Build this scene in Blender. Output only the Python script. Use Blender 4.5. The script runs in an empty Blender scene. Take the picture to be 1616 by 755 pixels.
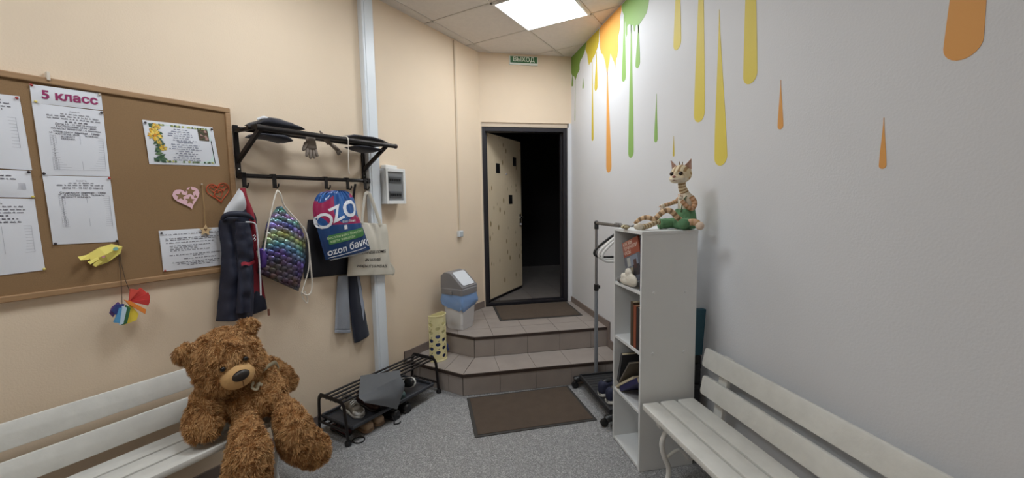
import bpy, bmesh, math, random
import numpy as np
from mathutils import Vector, Matrix, noise

random.seed(7)
scene = bpy.context.scene
COL = scene.collection
R = math.radians

# ------------------------------------------------------------------ camera
F_PX = 643.2
PITCH, ROLL, YAW = R(5.335), R(-0.946), R(10.752)
fw = Vector((math.sin(YAW)*math.cos(PITCH), math.cos(YAW)*math.cos(PITCH), -math.sin(PITCH)))
r0 = Vector((math.cos(YAW), -math.sin(YAW), 0)); u0 = r0.cross(fw)
cr = math.cos(ROLL)*r0 + math.sin(ROLL)*u0
cu = -math.sin(ROLL)*r0 + math.cos(ROLL)*u0
cd = bpy.data.cameras.new('camera'); cam = bpy.data.objects.new('camera', cd); COL.objects.link(cam)
cd.sensor_fit = 'HORIZONTAL'; cd.sensor_width = 36; cd.lens = F_PX/1616*36; cd.clip_start = .02
m = Matrix((cr, cu, -fw)).transposed().to_4x4(); m.translation = Vector((0, 0, 1.5))
cam.matrix_world = m
scene.camera = cam

# ------------------------------------------------------------------ world, light levels, exposure
w = bpy.data.worlds.new('world'); scene.world = w; w.use_nodes = True
w.node_tree.nodes['Background'].inputs[0].default_value = (.8, .85, 1, 1)
w.node_tree.nodes['Background'].inputs[1].default_value = .02
PANEL_STRENGTH = 17.0
scene.view_settings.view_transform = 'Standard'
scene.view_settings.look = 'None'
scene.view_settings.gamma = 1
scene.view_settings.exposure = 0.26
scene.view_settings.use_curve_mapping = False

# ------------------------------------------------------------------ colour and materials
def lin(c):
    return tuple(((x/255)/12.92 if x/255 <= .04045 else ((x/255+.055)/1.055)**2.4) for x in c)
MATS = {}
def nodes_of(name):
    mt = bpy.data.materials.new(name); mt.use_nodes = True
    nt = mt.node_tree; b = nt.nodes['Principled BSDF']
    return mt, nt, b
def mat(name, c, rough=.6, metal=0., var=0., vscale=8., bump=0., bscale=60., spec=.5, sheen=0., trans=0., alpha=1., coat=0., stretch=None):
    if name in MATS: return MATS[name]
    mt, nt, b = nodes_of(name)
    L = lin(c)
    b.inputs['Base Color'].default_value = (*L, 1)
    b.inputs['Roughness'].default_value = rough
    b.inputs['Metallic'].default_value = metal
    b.inputs['Specular IOR Level'].default_value = spec
    b.inputs['Sheen Weight'].default_value = sheen
    b.inputs['Transmission Weight'].default_value = trans
    b.inputs['Coat Weight'].default_value = coat
    b.inputs['Alpha'].default_value = alpha
    if var or bump:
        tc = nt.nodes.new('ShaderNodeTexCoord')
        src = tc.outputs['Object']
        if stretch:
            mp = nt.nodes.new('ShaderNodeMapping'); mp.inputs['Scale'].default_value = stretch
            nt.links.new(src, mp.inputs[0]); src = mp.outputs[0]
    if var:
        n = nt.nodes.new('ShaderNodeTexNoise'); n.inputs['Scale'].default_value = vscale; n.inputs['Detail'].default_value = 5
        nt.links.new(src, n.inputs['Vector'])
        rp = nt.nodes.new('ShaderNodeValToRGB')
        rp.color_ramp.elements[0].position = .3; rp.color_ramp.elements[1].position = .7
        rp.color_ramp.elements[0].color = (*[x*(1-var) for x in L], 1)
        rp.color_ramp.elements[1].color = (*[min(1, x*(1+var)) for x in L], 1)
        nt.links.new(n.outputs[0], rp.inputs[0]); nt.links.new(rp.outputs[0], b.inputs['Base Color'])
    if bump:
        n2 = nt.nodes.new('ShaderNodeTexNoise'); n2.inputs['Scale'].default_value = bscale; n2.inputs['Detail'].default_value = 4
        nt.links.new(src, n2.inputs['Vector'])
        bp = nt.nodes.new('ShaderNodeBump'); bp.inputs['Strength'].default_value = bump; bp.inputs['Distance'].default_value = .01
        nt.links.new(n2.outputs[0], bp.inputs['Height']); nt.links.new(bp.outputs[0], b.inputs['Normal'])
    MATS[name] = mt
    return mt
def vmat(name, rough=.7, bump=0., bscale=200., sheen=0., metal=0., coat=0.):
    if name in MATS: return MATS[name]
    mt, nt, b = nodes_of(name)
    a = nt.nodes.new('ShaderNodeVertexColor'); a.layer_name = 'Col'
    nt.links.new(a.outputs[0], b.inputs['Base Color'])
    b.inputs['Roughness'].default_value = rough; b.inputs['Sheen Weight'].default_value = sheen
    b.inputs['Metallic'].default_value = metal; b.inputs['Coat Weight'].default_value = coat
    if bump:
        tc = nt.nodes.new('ShaderNodeTexCoord')
        n2 = nt.nodes.new('ShaderNodeTexNoise'); n2.inputs['Scale'].default_value = bscale
        nt.links.new(tc.outputs['Object'], n2.inputs['Vector'])
        bp = nt.nodes.new('ShaderNodeBump'); bp.inputs['Strength'].default_value = bump; bp.inputs['Distance'].default_value = .01
        nt.links.new(n2.outputs[0], bp.inputs['Height']); nt.links.new(bp.outputs[0], b.inputs['Normal'])
    MATS[name] = mt
    return mt
def emat(name, c, s):
    mt, nt, b = nodes_of(name)
    b.inputs['Base Color'].default_value = (.9, .9, .9, 1)
    b.inputs['Emission Color'].default_value = (*c, 1); b.inputs['Emission Strength'].default_value = s
    return mt

# ------------------------------------------------------------------ mesh builder
class MB:
    def __init__(s): s.v = []; s.f = []; s.c = []; s.col = (1, 1, 1); s.colored = False
    def color(s, c): s.col = lin(c); s.colored = True; return s
    def add(s, vs, fs):
        o = len(s.v); s.v += [tuple(v) for v in vs]; s.f += [tuple(i+o for i in f) for f in fs]; s.c += [s.col]*len(vs)
        return s
    def box(s, x0, x1, y0, y1, z0, z1):
        return s.add([(x0,y0,z0),(x1,y0,z0),(x1,y1,z0),(x0,y1,z0),(x0,y0,z1),(x1,y0,z1),(x1,y1,z1),(x0,y1,z1)],
                     [(0,3,2,1),(4,5,6,7),(0,1,5,4),(1,2,6,5),(2,3,7,6),(3,0,4,7)])
    def prism(s, pts, off):
        n = len(pts); off = Vector(off); p = [Vector(q) for q in pts]
        nrm = Vector((0,0,0))
        for i in range(n):
            a, b = p[i], p[(i+1) % n]; nrm += a.cross(b)
        fl = nrm.dot(off) > 0
        vs = p + [q+off for q in p]
        fs = [tuple(range(n))[::-1] if fl else tuple(range(n)), tuple(range(n, 2*n)) if fl else tuple(range(n, 2*n))[::-1]]
        for i in range(n):
            j = (i+1) % n
            fs.append((i, j, n+j, n+i) if fl else (j, i, n+i, n+j))
        return s.add(vs, fs)
    def tube(s, path, r, n=8, closed=False, cap=True, flat=None):
        P_ = [Vector(p) for p in path]; m_ = len(P_)
        rs = r if isinstance(r, (list, tuple)) else [r]*m_
        def tan(i):
            a = P_[(i-1) % m_] if (closed or i > 0) else P_[i]
            b = P_[(i+1) % m_] if (closed or i < m_-1) else P_[i]
            t = b-a
            return t.normalized() if t.length > 1e-9 else Vector((0,0,1))
        t0 = tan(0); up = Vector((0,0,1)) if abs(t0.z) < .9 else Vector((1,0,0))
        x = t0.cross(up).normalized()
        vs = []; fs = []
        for i in range(m_):
            t = tan(i); x = (x - t*x.dot(t)).normalized(); y = t.cross(x)
            for k in range(n):
                a = 2*math.pi*k/n
                ax, ay = (1, 1) if flat is None else flat
                vs.append(P_[i] + (x*math.cos(a)*ax + y*math.sin(a)*ay)*rs[i])
        for i in range(m_ if closed else m_-1):
            j = (i+1) % m_
            for k in range(n):
                q = (k+1) % n
                fs.append((i*n+k, i*n+q, j*n+q, j*n+k))
        if cap and not closed:
            fs.append(tuple(range(n))[::-1]); fs.append(tuple((m_-1)*n+k for k in range(n)))
        return s.add(vs, fs)
    def lathe(s, prof, c=(0,0,0), n=24, axis='z'):
        vs = []; fs = []; m_ = len(prof)
        for (r, z) in prof:
            for k in range(n):
                a = 2*math.pi*k/n
                p = (r*math.cos(a), r*math.sin(a), z)
                if axis == 'y': p = (p[0], -p[2], p[1])
                if axis == 'x': p = (p[2], p[0], p[1])
                vs.append((p[0]+c[0], p[1]+c[1], p[2]+c[2]))
        for i in range(m_-1):
            for k in range(n):
                q = (k+1) % n; fs.append((i*n+k, i*n+q, (i+1)*n+q, (i+1)*n+k))
        fs.append(tuple(range(n))[::-1]); fs.append(tuple((m_-1)*n+k for k in range(n)))
        return s.add(vs, fs)
    def ell(s, c, r, rot=None, nu=16, nv=10):
        vs = [(0,0,r[2])]; fs = []
        for i in range(1, nv):
            a = math.pi*i/nv
            for k in range(nu):
                b = 2*math.pi*k/nu
                vs.append((r[0]*math.sin(a)*math.cos(b), r[1]*math.sin(a)*math.sin(b), r[2]*math.cos(a)))
        vs.append((0,0,-r[2]))
        for k in range(nu):
            fs.append((0, 1+k, 1+(k+1) % nu))
            for i in range(nv-2):
                a = 1+i*nu; fs.append((a+k, a+nu+k, a+nu+(k+1) % nu, a+(k+1) % nu))
            a = 1+(nv-2)*nu; fs.append((a+k, len(vs)-1, a+(k+1) % nu))
        vs = [Vector(v) for v in vs]
        if rot is not None: vs = [rot @ v for v in vs]
        c = Vector(c)
        return s.add([v+c for v in vs], fs)
    def loft(s, rings, cap=True):
        n = len(rings[0]); vs = [p for r in rings for p in r]; fs = []
        for i in range(len(rings)-1):
            for k in range(n):
                q = (k+1) % n; fs.append((i*n+k, i*n+q, (i+1)*n+q, (i+1)*n+k))
        if cap:
            fs.append(tuple(range(n))[::-1]); fs.append(tuple((len(rings)-1)*n+k for k in range(n)))
        return s.add(vs, fs)
    def grid(s, fn, nu, nv, colfn=None):
        vs = [fn(i/nu, j/nv) for j in range(nv+1) for i in range(nu+1)]
        fs = [(j*(nu+1)+i, j*(nu+1)+i+1, (j+1)*(nu+1)+i+1, (j+1)*(nu+1)+i) for j in range(nv) for i in range(nu)]
        o = len(s.v); s.add(vs, fs)
        if colfn:
            s.colored = True
            for j in range(nv+1):
                for i in range(nu+1): s.c[o+j*(nu+1)+i] = lin(colfn(i/nu, j/nv))
        return s
    def xf(s, M):
        s.v = [tuple(M @ Vector(v)) for v in s.v]; return s
    def join(s, o):
        k = len(s.v); s.v += o.v; s.f += [tuple(i+k for i in f) for f in o.f]; s.c += o.c; s.colored |= o.colored; return s
    def mesh(s, name, base=(0,0,0), smooth=None, bevel=0., bseg=2, solid=0., recalc=True):
        me = bpy.data.meshes.new(name)
        b = Vector(base)
        me.from_pydata([tuple(Vector(v)-b) for v in s.v], [], s.f)
        if s.colored:
            a = me.color_attributes.new('Col', 'FLOAT_COLOR', 'POINT')
            a.data.foreach_set('color', [x for c in s.c for x in (*c, 1.)])
        if recalc or bevel or solid:
            bm = bmesh.new(); bm.from_mesh(me)
            if recalc: bmesh.ops.recalc_face_normals(bm, faces=bm.faces)
            if solid: bmesh.ops.solidify(bm, geom=bm.faces[:], thickness=solid)
            if bevel:
                eds = [e for e in bm.edges if len(e.link_faces) == 2 and e.calc_face_angle(0) > .6]
                bmesh.ops.bevel(bm, geom=eds, offset=bevel, segments=bseg, profile=.5, affect='EDGES', clamp_overlap=True)
            bm.to_mesh(me); bm.free()
        if smooth is not None:
            me.shade_smooth()
            if smooth < 179: me.set_sharp_from_angle(angle=R(smooth))
        me.update()
        return me

# ------------------------------------------------------------------ frames: W world; L the left wall (x along wall, -y out of it)
PC = Vector((.503, 4.37, 0))
LA = R(41.426); LD = Vector((math.sin(LA), math.cos(LA), 0)); LN = Vector((math.cos(LA), -math.sin(LA), 0))
FR = {'W': (Vector((0,0,0)), 0.), 'L': (PC, math.pi/2-LA)}
def lw(s, n, z=0.): return PC + LD*s + LN*n + Vector((0,0,z))
def l(s, n, z): return (s, -n, z)

class Thing:
    def __init__(t, obj, base): t.obj = obj; t.base = Vector(base)
def place(o, base, frame):
    org, a = FR[frame]
    o.location = org + Matrix.Rotation(a, 3, 'Z') @ Vector(base); o.rotation_euler = (0, 0, a)
def tag(o, label, cat, group=None, kind=None):
    if label: o['label'] = label
    if cat: o['category'] = cat
    if group: o['group'] = group
    if kind: o['kind'] = kind
def thing(name, label, cat, base, frame='W', group=None, kind=None):
    o = bpy.data.objects.new(name, None); o.empty_display_size = .05; COL.objects.link(o)
    place(o, base, frame); tag(o, label, cat, group, kind)
    return Thing(o, base)
def part(t, name, mb, mt, parent=None, smooth=None, bevel=0., solid=0., label=None, kind=None, bseg=2, recalc=True):
    me = mb.mesh(name, t.base, smooth, bevel, bseg, solid, recalc)
    me.materials.append(mt)
    o = bpy.data.objects.new(name, me); COL.objects.link(o); o.parent = parent or t.obj
    if label: o['label'] = label
    if kind: o['kind'] = kind
    return o
def single(name, label, cat, mb, mt, base, frame='W', group=None, kind=None, smooth=None, bevel=0., solid=0., bseg=2, recalc=True):
    me = mb.mesh(name, base, smooth, bevel, bseg, solid, recalc); me.materials.append(mt)
    o = bpy.data.objects.new(name, me); COL.objects.link(o)
    place(o, base, frame); tag(o, label, cat, group, kind)
    return Thing(o, base)
def struct(name, mb, mt, base=(0,0,0), frame='W', label=None, **k):
    return single(name, label, None, mb, mt, base, frame, kind='structure', **k)

def clip(poly, a, b):
    """keep the part of a 2d polygon left of the line a->b"""
    out = []
    sd = lambda p: (b[0]-a[0])*(p[1]-a[1]) - (b[1]-a[1])*(p[0]-a[0])
    for i in range(len(poly)):
        p, q = poly[i], poly[(i+1) % len(poly)]; sp, sq = sd(p), sd(q)
        if sp >= 0: out.append(p)
        if (sp > 0 > sq) or (sp < 0 < sq):
            t = sp/(sp-sq); out.append((p[0]+(q[0]-p[0])*t, p[1]+(q[1]-p[1])*t))
    return out
def clip_poly(poly, conv):
    for i in range(len(conv)):
        poly = clip(poly, conv[i], conv[(i+1) % len(conv)])
        if len(poly) < 3: return []
    return poly
def area2(p): return sum(p[i][0]*p[(i+1) % len(p)][1]-p[(i+1) % len(p)][0]*p[i][1] for i in range(len(p)))/2
def shrink(poly, d):
    """inset a convex ccw polygon"""
    out = poly[:]
    for i in range(len(poly)):
        a, b = Vector(poly[i]), Vector(poly[(i+1) % len(poly)])
        e = b-a
        if e.length < 1e-6: continue
        nn = Vector((-e.y, e.x)).normalized()*d
        out = clip(out, tuple(a+nn), tuple(b+nn))
        if len(out) < 3: return []
    return out
def lerp(a, b, t): return tuple(x+(y-x)*t for x, y in zip(a, b))
def polyat(pts, t):
    k = t*(len(pts)-1); i = min(int(k), len(pts)-2); return lerp(pts[i], pts[i+1], k-i)
def smoothpath(pts, sub=6, closed=False):
    out = []; n = len(pts); P_ = [Vector(p) for p in pts]
    for i in range(n if closed else n-1):
        if closed: a, b, c, d = P_[(i-1) % n], P_[i], P_[(i+1) % n], P_[(i+2) % n]
        else: a, b, c, d = P_[max(i-1,0)], P_[i], P_[i+1], P_[min(i+2,n-1)]
        for k in range(sub):
            t = k/sub
            out.append(.5*((2*b)+(c-a)*t+(2*a-5*b+4*c-d)*t*t+(3*b-a-3*c+d)*t**3))
    if not closed: out.append(P_[-1])
    return out
def text_mb(txt, size, offset=0., align='CENTER', shear=0., spacing=1.):
    cu_ = bpy.data.curves.new('t', 'FONT'); cu_.body = txt; cu_.size = size; cu_.align_x = align; cu_.align_y = 'CENTER'
    cu_.offset = offset*size; cu_.shear = shear; cu_.resolution_u = 3; cu_.space_character = spacing
    ob = bpy.data.objects.new('t', cu_); COL.objects.link(ob)
    dg = bpy.context.evaluated_depsgraph_get(); me = bpy.data.meshes.new_from_object(ob.evaluated_get(dg))
    mb = MB(); mb.add([tuple(v.co) for v in me.vertices], [tuple(p.vertices) for p in me.polygons])
    bpy.data.objects.remove(ob); bpy.data.curves.remove(cu_); bpy.data.meshes.remove(me)
    return mb
def subdivided(mb, cuts=1):
    return mb

# ================================================================== the setting
M_BEIGE = mat('wall_paint_beige', (232, 212, 187), .75, var=.02, vscale=3, bump=.12, bscale=140)
M_WHITE = mat('wall_paint_white', (222, 223, 226), .6, var=.015, vscale=2, bump=.08, bscale=120)
M_CEIL = mat('ceiling_tile_white', (222, 214, 206), .9, var=.03, vscale=30, bump=.2, bscale=220)
M_GRID = mat('ceiling_grid_white', (214, 206, 198), .6)
ZC = 3.037; XR = 1.516; YB = 4.37; YREAR = -1.2
SREAR = (YREAR-YB)/LD.y

def floor_material():
    mt, nt, b = nodes_of('speckled_linoleum')
    tc = nt.nodes.new('ShaderNodeTexCoord')
    mp = nt.nodes.new('ShaderNodeMapping'); mp.inputs['Scale'].default_value = (1, 1, 1)
    nt.links.new(tc.outputs['Object'], mp.inputs[0])
    v = nt.nodes.new('ShaderNodeTexVoronoi'); v.inputs['Scale'].default_value = 210; v.inputs['Randomness'].default_value = 1
    nt.links.new(mp.outputs[0], v.inputs['Vector'])
    sp = nt.nodes.new('ShaderNodeSeparateColor'); nt.links.new(v.outputs['Color'], sp.inputs[0])
    rp = nt.nodes.new('ShaderNodeValToRGB'); e = rp.color_ramp; e.interpolation = 'CONSTANT'
    e.elements[0].position = 0; e.elements[0].color = (*lin((128, 126, 127)), 1)
    e.elements[1].position = .3; e.elements[1].color = (*lin((146, 144, 145)), 1)
    for p, c in ((.6, (160, 158, 159)), (.82, (186, 184, 183)), (.93, (112, 110, 112))):
        q = e.elements.new(p); q.color = (*lin(c), 1)
    nt.links.new(sp.outputs[0], rp.inputs[0])
    n = nt.nodes.new('ShaderNodeTexNoise'); n.inputs['Scale'].default_value = 260; nt.links.new(mp.outputs[0], n.inputs['Vector'])
    mx = nt.nodes.new('ShaderNodeMix'); mx.data_type = 'RGBA'; mx.blend_type = 'OVERLAY'; mx.inputs[0].default_value = .35
    nt.links.new(rp.outputs[0], mx.inputs[6]); nt.links.new(n.outputs['Color'], mx.inputs[7])
    hs = nt.nodes.new('ShaderNodeHueSaturation'); hs.inputs['Saturation'].default_value = .15
    nt.links.new(mx.outputs[2], hs.inputs['Color']); nt.links.new(hs.outputs[0], b.inputs['Base Color'])
    b.inputs['Roughness'].default_value = .42
    return mt
M_FLOOR = floor_material()

fx = lw(SREAR, 0)
mb = MB().prism([(fx.x-.2, YREAR-.1, 0), (XR+.1, YREAR-.1, 0), (XR+.1, YB+.05, 0), (PC.x-.1, YB+.05, 0)], (0, 0, -.1))
struct('floor', mb, M_FLOOR)
mb = MB().box(SREAR-.2, .0, 0, .1, -.05, ZC+.15)
struct('wall_left', mb, M_BEIGE, frame='L')
mb = MB().box(XR, XR+.1, YREAR-.1, YB+.3, -.05, ZC+.15)
WR = struct('wall_right', mb, M_WHITE)
S_LAND = .345
DX0, DX1, DTOP, ZL = .512, 1.487, 2.335, .345
mb = MB().box(PC.x-.12, XR, YB, YB+.14, DTOP, ZC+.15).box(PC.x-.12, DX0, YB, YB+.14, 0, DTOP)
struct('trim_1', MB().box(DX1, XR, YB, YB+.14, S_LAND, DTOP), M_WHITE)
struct('wall_back', mb, M_BEIGE)
mb = MB().box(fx.x-.2, XR+.1, YREAR-.1, YREAR, -.05, ZC+.15)
struct('wall_rear', mb, M_BEIGE)

# ceiling: a dark-backed slab, T-bar grid and tiles
room = [(fx.x, YREAR), (XR, YREAR), (XR, YB), (PC.x, YB)]
CE = struct('ceiling', MB().prism([(x, y, ZC+.012) for x, y in [(fx.x-.2, YREAR-.1), (XR+.1, YREAR-.1), (XR+.1, YB+.1), (PC.x-.2, YB+.1)]], (0,0,.1)), M_GRID)
def sn2(s, n): q = lw(s, n); return (q.x, q.y)
SL = [-.197+.6*k for k in range(-13, 3)]; NL = [.09+.6*k for k in range(-1, 9)]
LIGHTS = [(-.797, .69), (-2.597, .69), (-4.397, .69)]
def room_clip(p):
    return clip_poly(p, room)
bars = MB()
for s_ in SL:
    p = room_clip([sn2(s_-.011, -.1), sn2(s_+.011, -.1), sn2(s_+.011, 6), sn2(s_-.011, 6)][::-1])
    if not p: p = room_clip([sn2(s_-.011, -.1), sn2(s_+.011, -.1), sn2(s_+.011, 6), sn2(s_-.011, 6)])
    if p: bars.prism([(x, y, ZC+.004) for x, y in p], (0, 0, .02))
for n_ in NL:
    q = [sn2(-9, n_-.011), sn2(2, n_-.011), sn2(2, n_+.011), sn2(-9, n_+.011)]
    if area2(q) < 0: q = q[::-1]
    p = room_clip(q)
    if p: bars.prism([(x, y, ZC+.004) for x, y in p], (0, 0, .02))
part(CE, 'grid_bars', bars, M_GRID)
for s_ in SL[:-1]:
    for n_ in NL[:-1]:
        if any(abs(s_-a) < .01 and abs(n_-b) < .01 for a, b in LIGHTS): continue
        q = [sn2(s_+.013, n_+.013), sn2(s_+.587, n_+.013), sn2(s_+.587, n_+.587), sn2(s_+.013, n_+.587)]
        if area2(q) < 0: q = q[::-1]
        p = room_clip(q)
        if p and abs(area2(p)) > .002:
            part(CE, 'ceiling_tile', MB().prism([(x, y, ZC+.008) for x, y in p], (0, 0, .006)), M_CEIL)
M_PANEL = emat('led_diffuser_glow', (.9, .955, 1.), PANEL_STRENGTH)
M_PANELF = mat('panel_frame_white', (235, 235, 235), .4)
LBL = ['square white glowing ceiling panel light above the door steps', 'square ceiling panel light above the left bench and coat rack',
       'square ceiling panel light at the rear of the room']
for (s_, n_), lb in zip(LIGHTS, LBL):
    t = thing('ceiling_light', lb, 'ceiling light', l(s_+.3, n_+.3, ZC), 'L', group='square ceiling panel lights')
    fr = MB()
    fr.box(s_+.006, s_+.594, -n_-.022, -n_-.006, ZC-.004, ZC+.006).box(s_+.006, s_+.594, -n_-.594, -n_-.578, ZC-.004, ZC+.006)
    fr.box(s_+.006, s_+.022, -n_-.578, -n_-.022, ZC-.004, ZC+.006).box(s_+.578, s_+.594, -n_-.578, -n_-.022, ZC-.004, ZC+.006)
    part(t, 'frame', fr, M_PANELF)
    part(t, 'diffuser', MB().box(s_+.022, s_+.578, -n_-.578, -n_-.022, ZC-.002, ZC+.004), M_PANEL)

# ---- mural on the right wall
M_GREEN = mat('mural_green', (142, 182, 98), .6); M_DGREEN = mat('mural_dark_green', (116, 150, 62), .6)
M_YEL = mat('mural_yellow', (228, 208, 90), .6); M_OLY = mat('mural_olive_yellow', (206, 184, 58), .6)
M_ORA = mat('mural_orange', (244, 176, 84), .6); M_ORD = mat('mural_deep_orange', (232, 166, 88), .6)
def mural(name, yz, mt, lab=None):
    part(WR, name, MB().prism([(XR-.0012, y, z) for y, z in yz], (.003, 0, 0)), mt, label=lab)
mural('paint_splash', [(4.369,3.037),(3.917,3.035),(3.951,2.979),(3.985,2.951),(4.044,2.922),(4.092,2.913),(4.116,2.88),(4.116,2.83),(4.192,2.802),(4.204,2.789),(4.243,2.757),(4.269,2.808),(4.336,2.836),(4.369,2.879)], M_DGREEN)
mural('paint_splash', [(3.913,3.035),(3.608,3.035),(3.617,2.926),(3.646,2.885),(3.695,2.843),(3.756,2.826),(3.787,2.798),(3.818,2.808),(3.851,2.791),(3.872,2.826),(3.895,2.904),(3.944,2.968)], M_OLY)
mural('paint_splash', [(3.598,3.035),(3.166,3.035),(3.166,2.99),(3.192,2.947),(3.182,2.889),(3.199,2.842),(3.222,2.804),(3.215,2.722),(3.232,2.649),(3.251,2.663),(3.26,2.61),(3.275,2.574),(3.289,2.636),(3.329,2.685),(3.364,2.734),(3.379,2.681),(3.409,2.624),(3.425,2.562),(3.473,2.695),(3.517,2.774),(3.562,2.802),(3.585,2.854),(3.592,2.926)], M_ORA)
mural('paint_splash', [(3.161,3.035),(2.777,3.035),(2.724,2.922),(2.746,2.839),(2.769,2.802),(2.818,2.782),(2.868,2.768),(2.877,2.708),(2.883,2.711),(2.894,2.765),(2.909,2.784),(2.929,2.779),(2.933,2.752),(2.944,2.742),(2.952,2.759),(2.962,2.796),(2.988,2.814),(2.99,2.752),(2.996,2.755),(3.004,2.82),(3.034,2.836),(3.061,2.828),(3.059,2.772),(3.074,2.757),(3.087,2.79),(3.093,2.864),(3.112,2.929),(3.153,2.992)], M_GREEN)
def drip(y0, z0, y1, z1, w0, w1, mt):
    N = 14; L_ = []; R_ = []
    h = z0-z1; rr = w1/2
    hs = max(h-rr, h*.5)
    for i in range(N+1):
        t = i/N; k = t*t*(3-2*t)*.45+.55*t
        z = z0-hs*t; y = y0+(y1-y0)*t; ww = max(w0+(w1-w0)*k, .002)/2
        L_.append((y+ww, z)); R_.append((y-ww, z))
    for i in range(1, 7):
        a = math.pi/2*i/6; ww = rr*math.cos(a); z = z0-hs-(h-hs)*math.sin(a)
        L_.append((y1+ww, z))
        if i < 6: R_.append((y1-ww, z))
    mural('paint_drip', L_+R_[::-1], mt)
for a in ((4.331,2.83,4.334,2.723,.016,.054), (4.008,2.715,4.013,2.614,.002,.033), (4.243,2.76,4.255,2.343,.008,.019)): drip(*a, M_DGREEN)
for a in ((3.768,2.80,3.759,2.061,.009,.05), (3.665,2.848,3.678,2.508,.008,.068)): drip(*a, M_OLY)
drip(3.428,2.60,3.385,1.734,.018,.108, M_ORD)
for a in ((3.113,2.93,3.11,2.431,.016,.07), (2.993,2.816,2.978,1.819,.013,.089), (2.88,2.769,2.886,2.464,.012,.068), (2.618,2.211,2.617,1.886,.003,.043)): drip(*a, M_GREEN)
drip(2.404,1.895,2.4,1.766,.003,.018, M_OLY)
for a in ((2.392,3.0,2.385,2.418,.02,.081), (2.168,3.0,2.152,1.935,.02,.096), (2.007,2.49,1.961,1.67,.002,.099), (1.81,3.0,1.772,2.043,.03,.088)): drip(*a, M_YEL)
drip(.944,2.75,.956,1.886,.02,.092, M_ORD); drip(1.591,2.01,1.582,1.796,.001,.03, M_ORD); drip(1.156,1.762,1.15,1.589,.001,.024, M_ORD)

# ---- steps of tile
M_TILE = mat('step_tile', (157, 147, 140), .5, var=.06, vscale=7, bump=.05, bscale=80)
M_GROUT = mat('grout_dark', (84, 76, 72), .9)
M_NOSE = mat('step_nosing_brown', (62, 50, 44), .5)
S1, S2 = .17, .345
A0 = sn2(-1.2, 0); A1 = (.177, 3.055); B0 = sn2(-.87, 0); B1 = (.302, 3.388)
core = MB()
core.prism([(x, y, -.02) for x, y in [A0, A1, (XR, 3.055), (XR, YB), (PC.x, YB)]], (0, 0, S1-.003+.02))
core.prism([(x, y, S1-.02) for x, y in [B0, B1, (XR, 3.388), (XR, YB), (PC.x, YB)]], (0, 0, S2-.003-S1+.02))
ST = struct('floor_steps', core, M_GROUT, label='two low steps of brownish grey tile up to the entrance door')
def tile_top(poly, z):
    if area2(poly) < 0: poly = poly[::-1]
    p = shrink(poly, .0016)
    if len(p) >= 3: part(ST, 'tile', MB().prism([(x, y, z-.006) for x, y in p], (0, 0, .006)), M_TILE)
XJ = [.02, .467, .763, 1.057, 1.355, 1.70]
tp = [A1, (XR, 3.055), (XR, 3.384), (B1[0], 3.384)]
for i in range(5):
    x0, x1 = XJ[i], XJ[i+1]
    p = clip_poly([(x0, 3.0), (x1, 3.0), (x1, 3.5), (x0, 3.5)], tp)
    if p: tile_top(p, S1)
for n0, n1, m0, m1 in ((.623, .44, .497, .34), (.44, .14, .34, .08), (.14, 0.003, .08, .003)):
    tile_top([sn2(-1.2, n0), sn2(-1.2, n1), sn2(-.872, m1), sn2(-.872, m0)], S1)
lp = [B0, B1, (XR, 3.388), (XR, YB), (PC.x, YB)]
YJ = [3.30, 3.61, 3.905, 4.20, 4.50]
XJ2 = [-.2, .172]+XJ[1:]
for i in range(len(XJ2)-1):
    for j in range(4):
        p = clip_poly([(XJ2[i], YJ[j]), (XJ2[i+1], YJ[j]), (XJ2[i+1], YJ[j+1]), (XJ2[i], YJ[j+1])], lp)
        if p: tile_top(p, S2)
def risers(xs, y, z0, z1):
    for a, b in zip(xs, xs[1:]):
        part(ST, 'tile', MB().box(a+.0015, b-.0015, y-.004, y+.003, z0+.002, z1), M_TILE)
risers([.177, .465, .757, 1.052, 1.348, XR], 3.055, 0, S1-.024)
risers([.302, .473, .767, 1.059, 1.353, XR], 3.388, S1, S2-.024)
def risers_l(ns, s, z0, z1):
    for a, b in zip(ns, ns[1:]):
        mb = MB().box(s-.004, s+.003, -b+.0015, -a-.0015, z0+.002, z1)
        M = Matrix.Translation(PC) @ Matrix.Rotation(FR['L'][1], 4, 'Z')
        part(ST, 'tile', mb.xf(M), M_TILE)
risers_l([.003, .18, .48, .622], -1.2, 0, S1-.024)
risers_l([.003, .2, .497], -.87, S1, S2-.024)
def nosing(pts, z):
    # dark strip along the tread edge
    for a, b in zip(pts, pts[1:]):
        a_, b_ = Vector(a), Vector(b); e = (b_-a_).normalized(); nn = Vector((e.y, -e.x))
        q = [a_+nn*.009-e*.0, b_+nn*.009, b_-nn*.004, a_-nn*.004]
        part(ST, 'nosing', MB().prism([(p.x, p.y, z-.022) for p in q], (0, 0, .023)), M_NOSE)
nosing([A0, A1, (XR, 3.055)], S1); nosing([B0, B1, (XR, 3.388)], S2)

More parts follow.
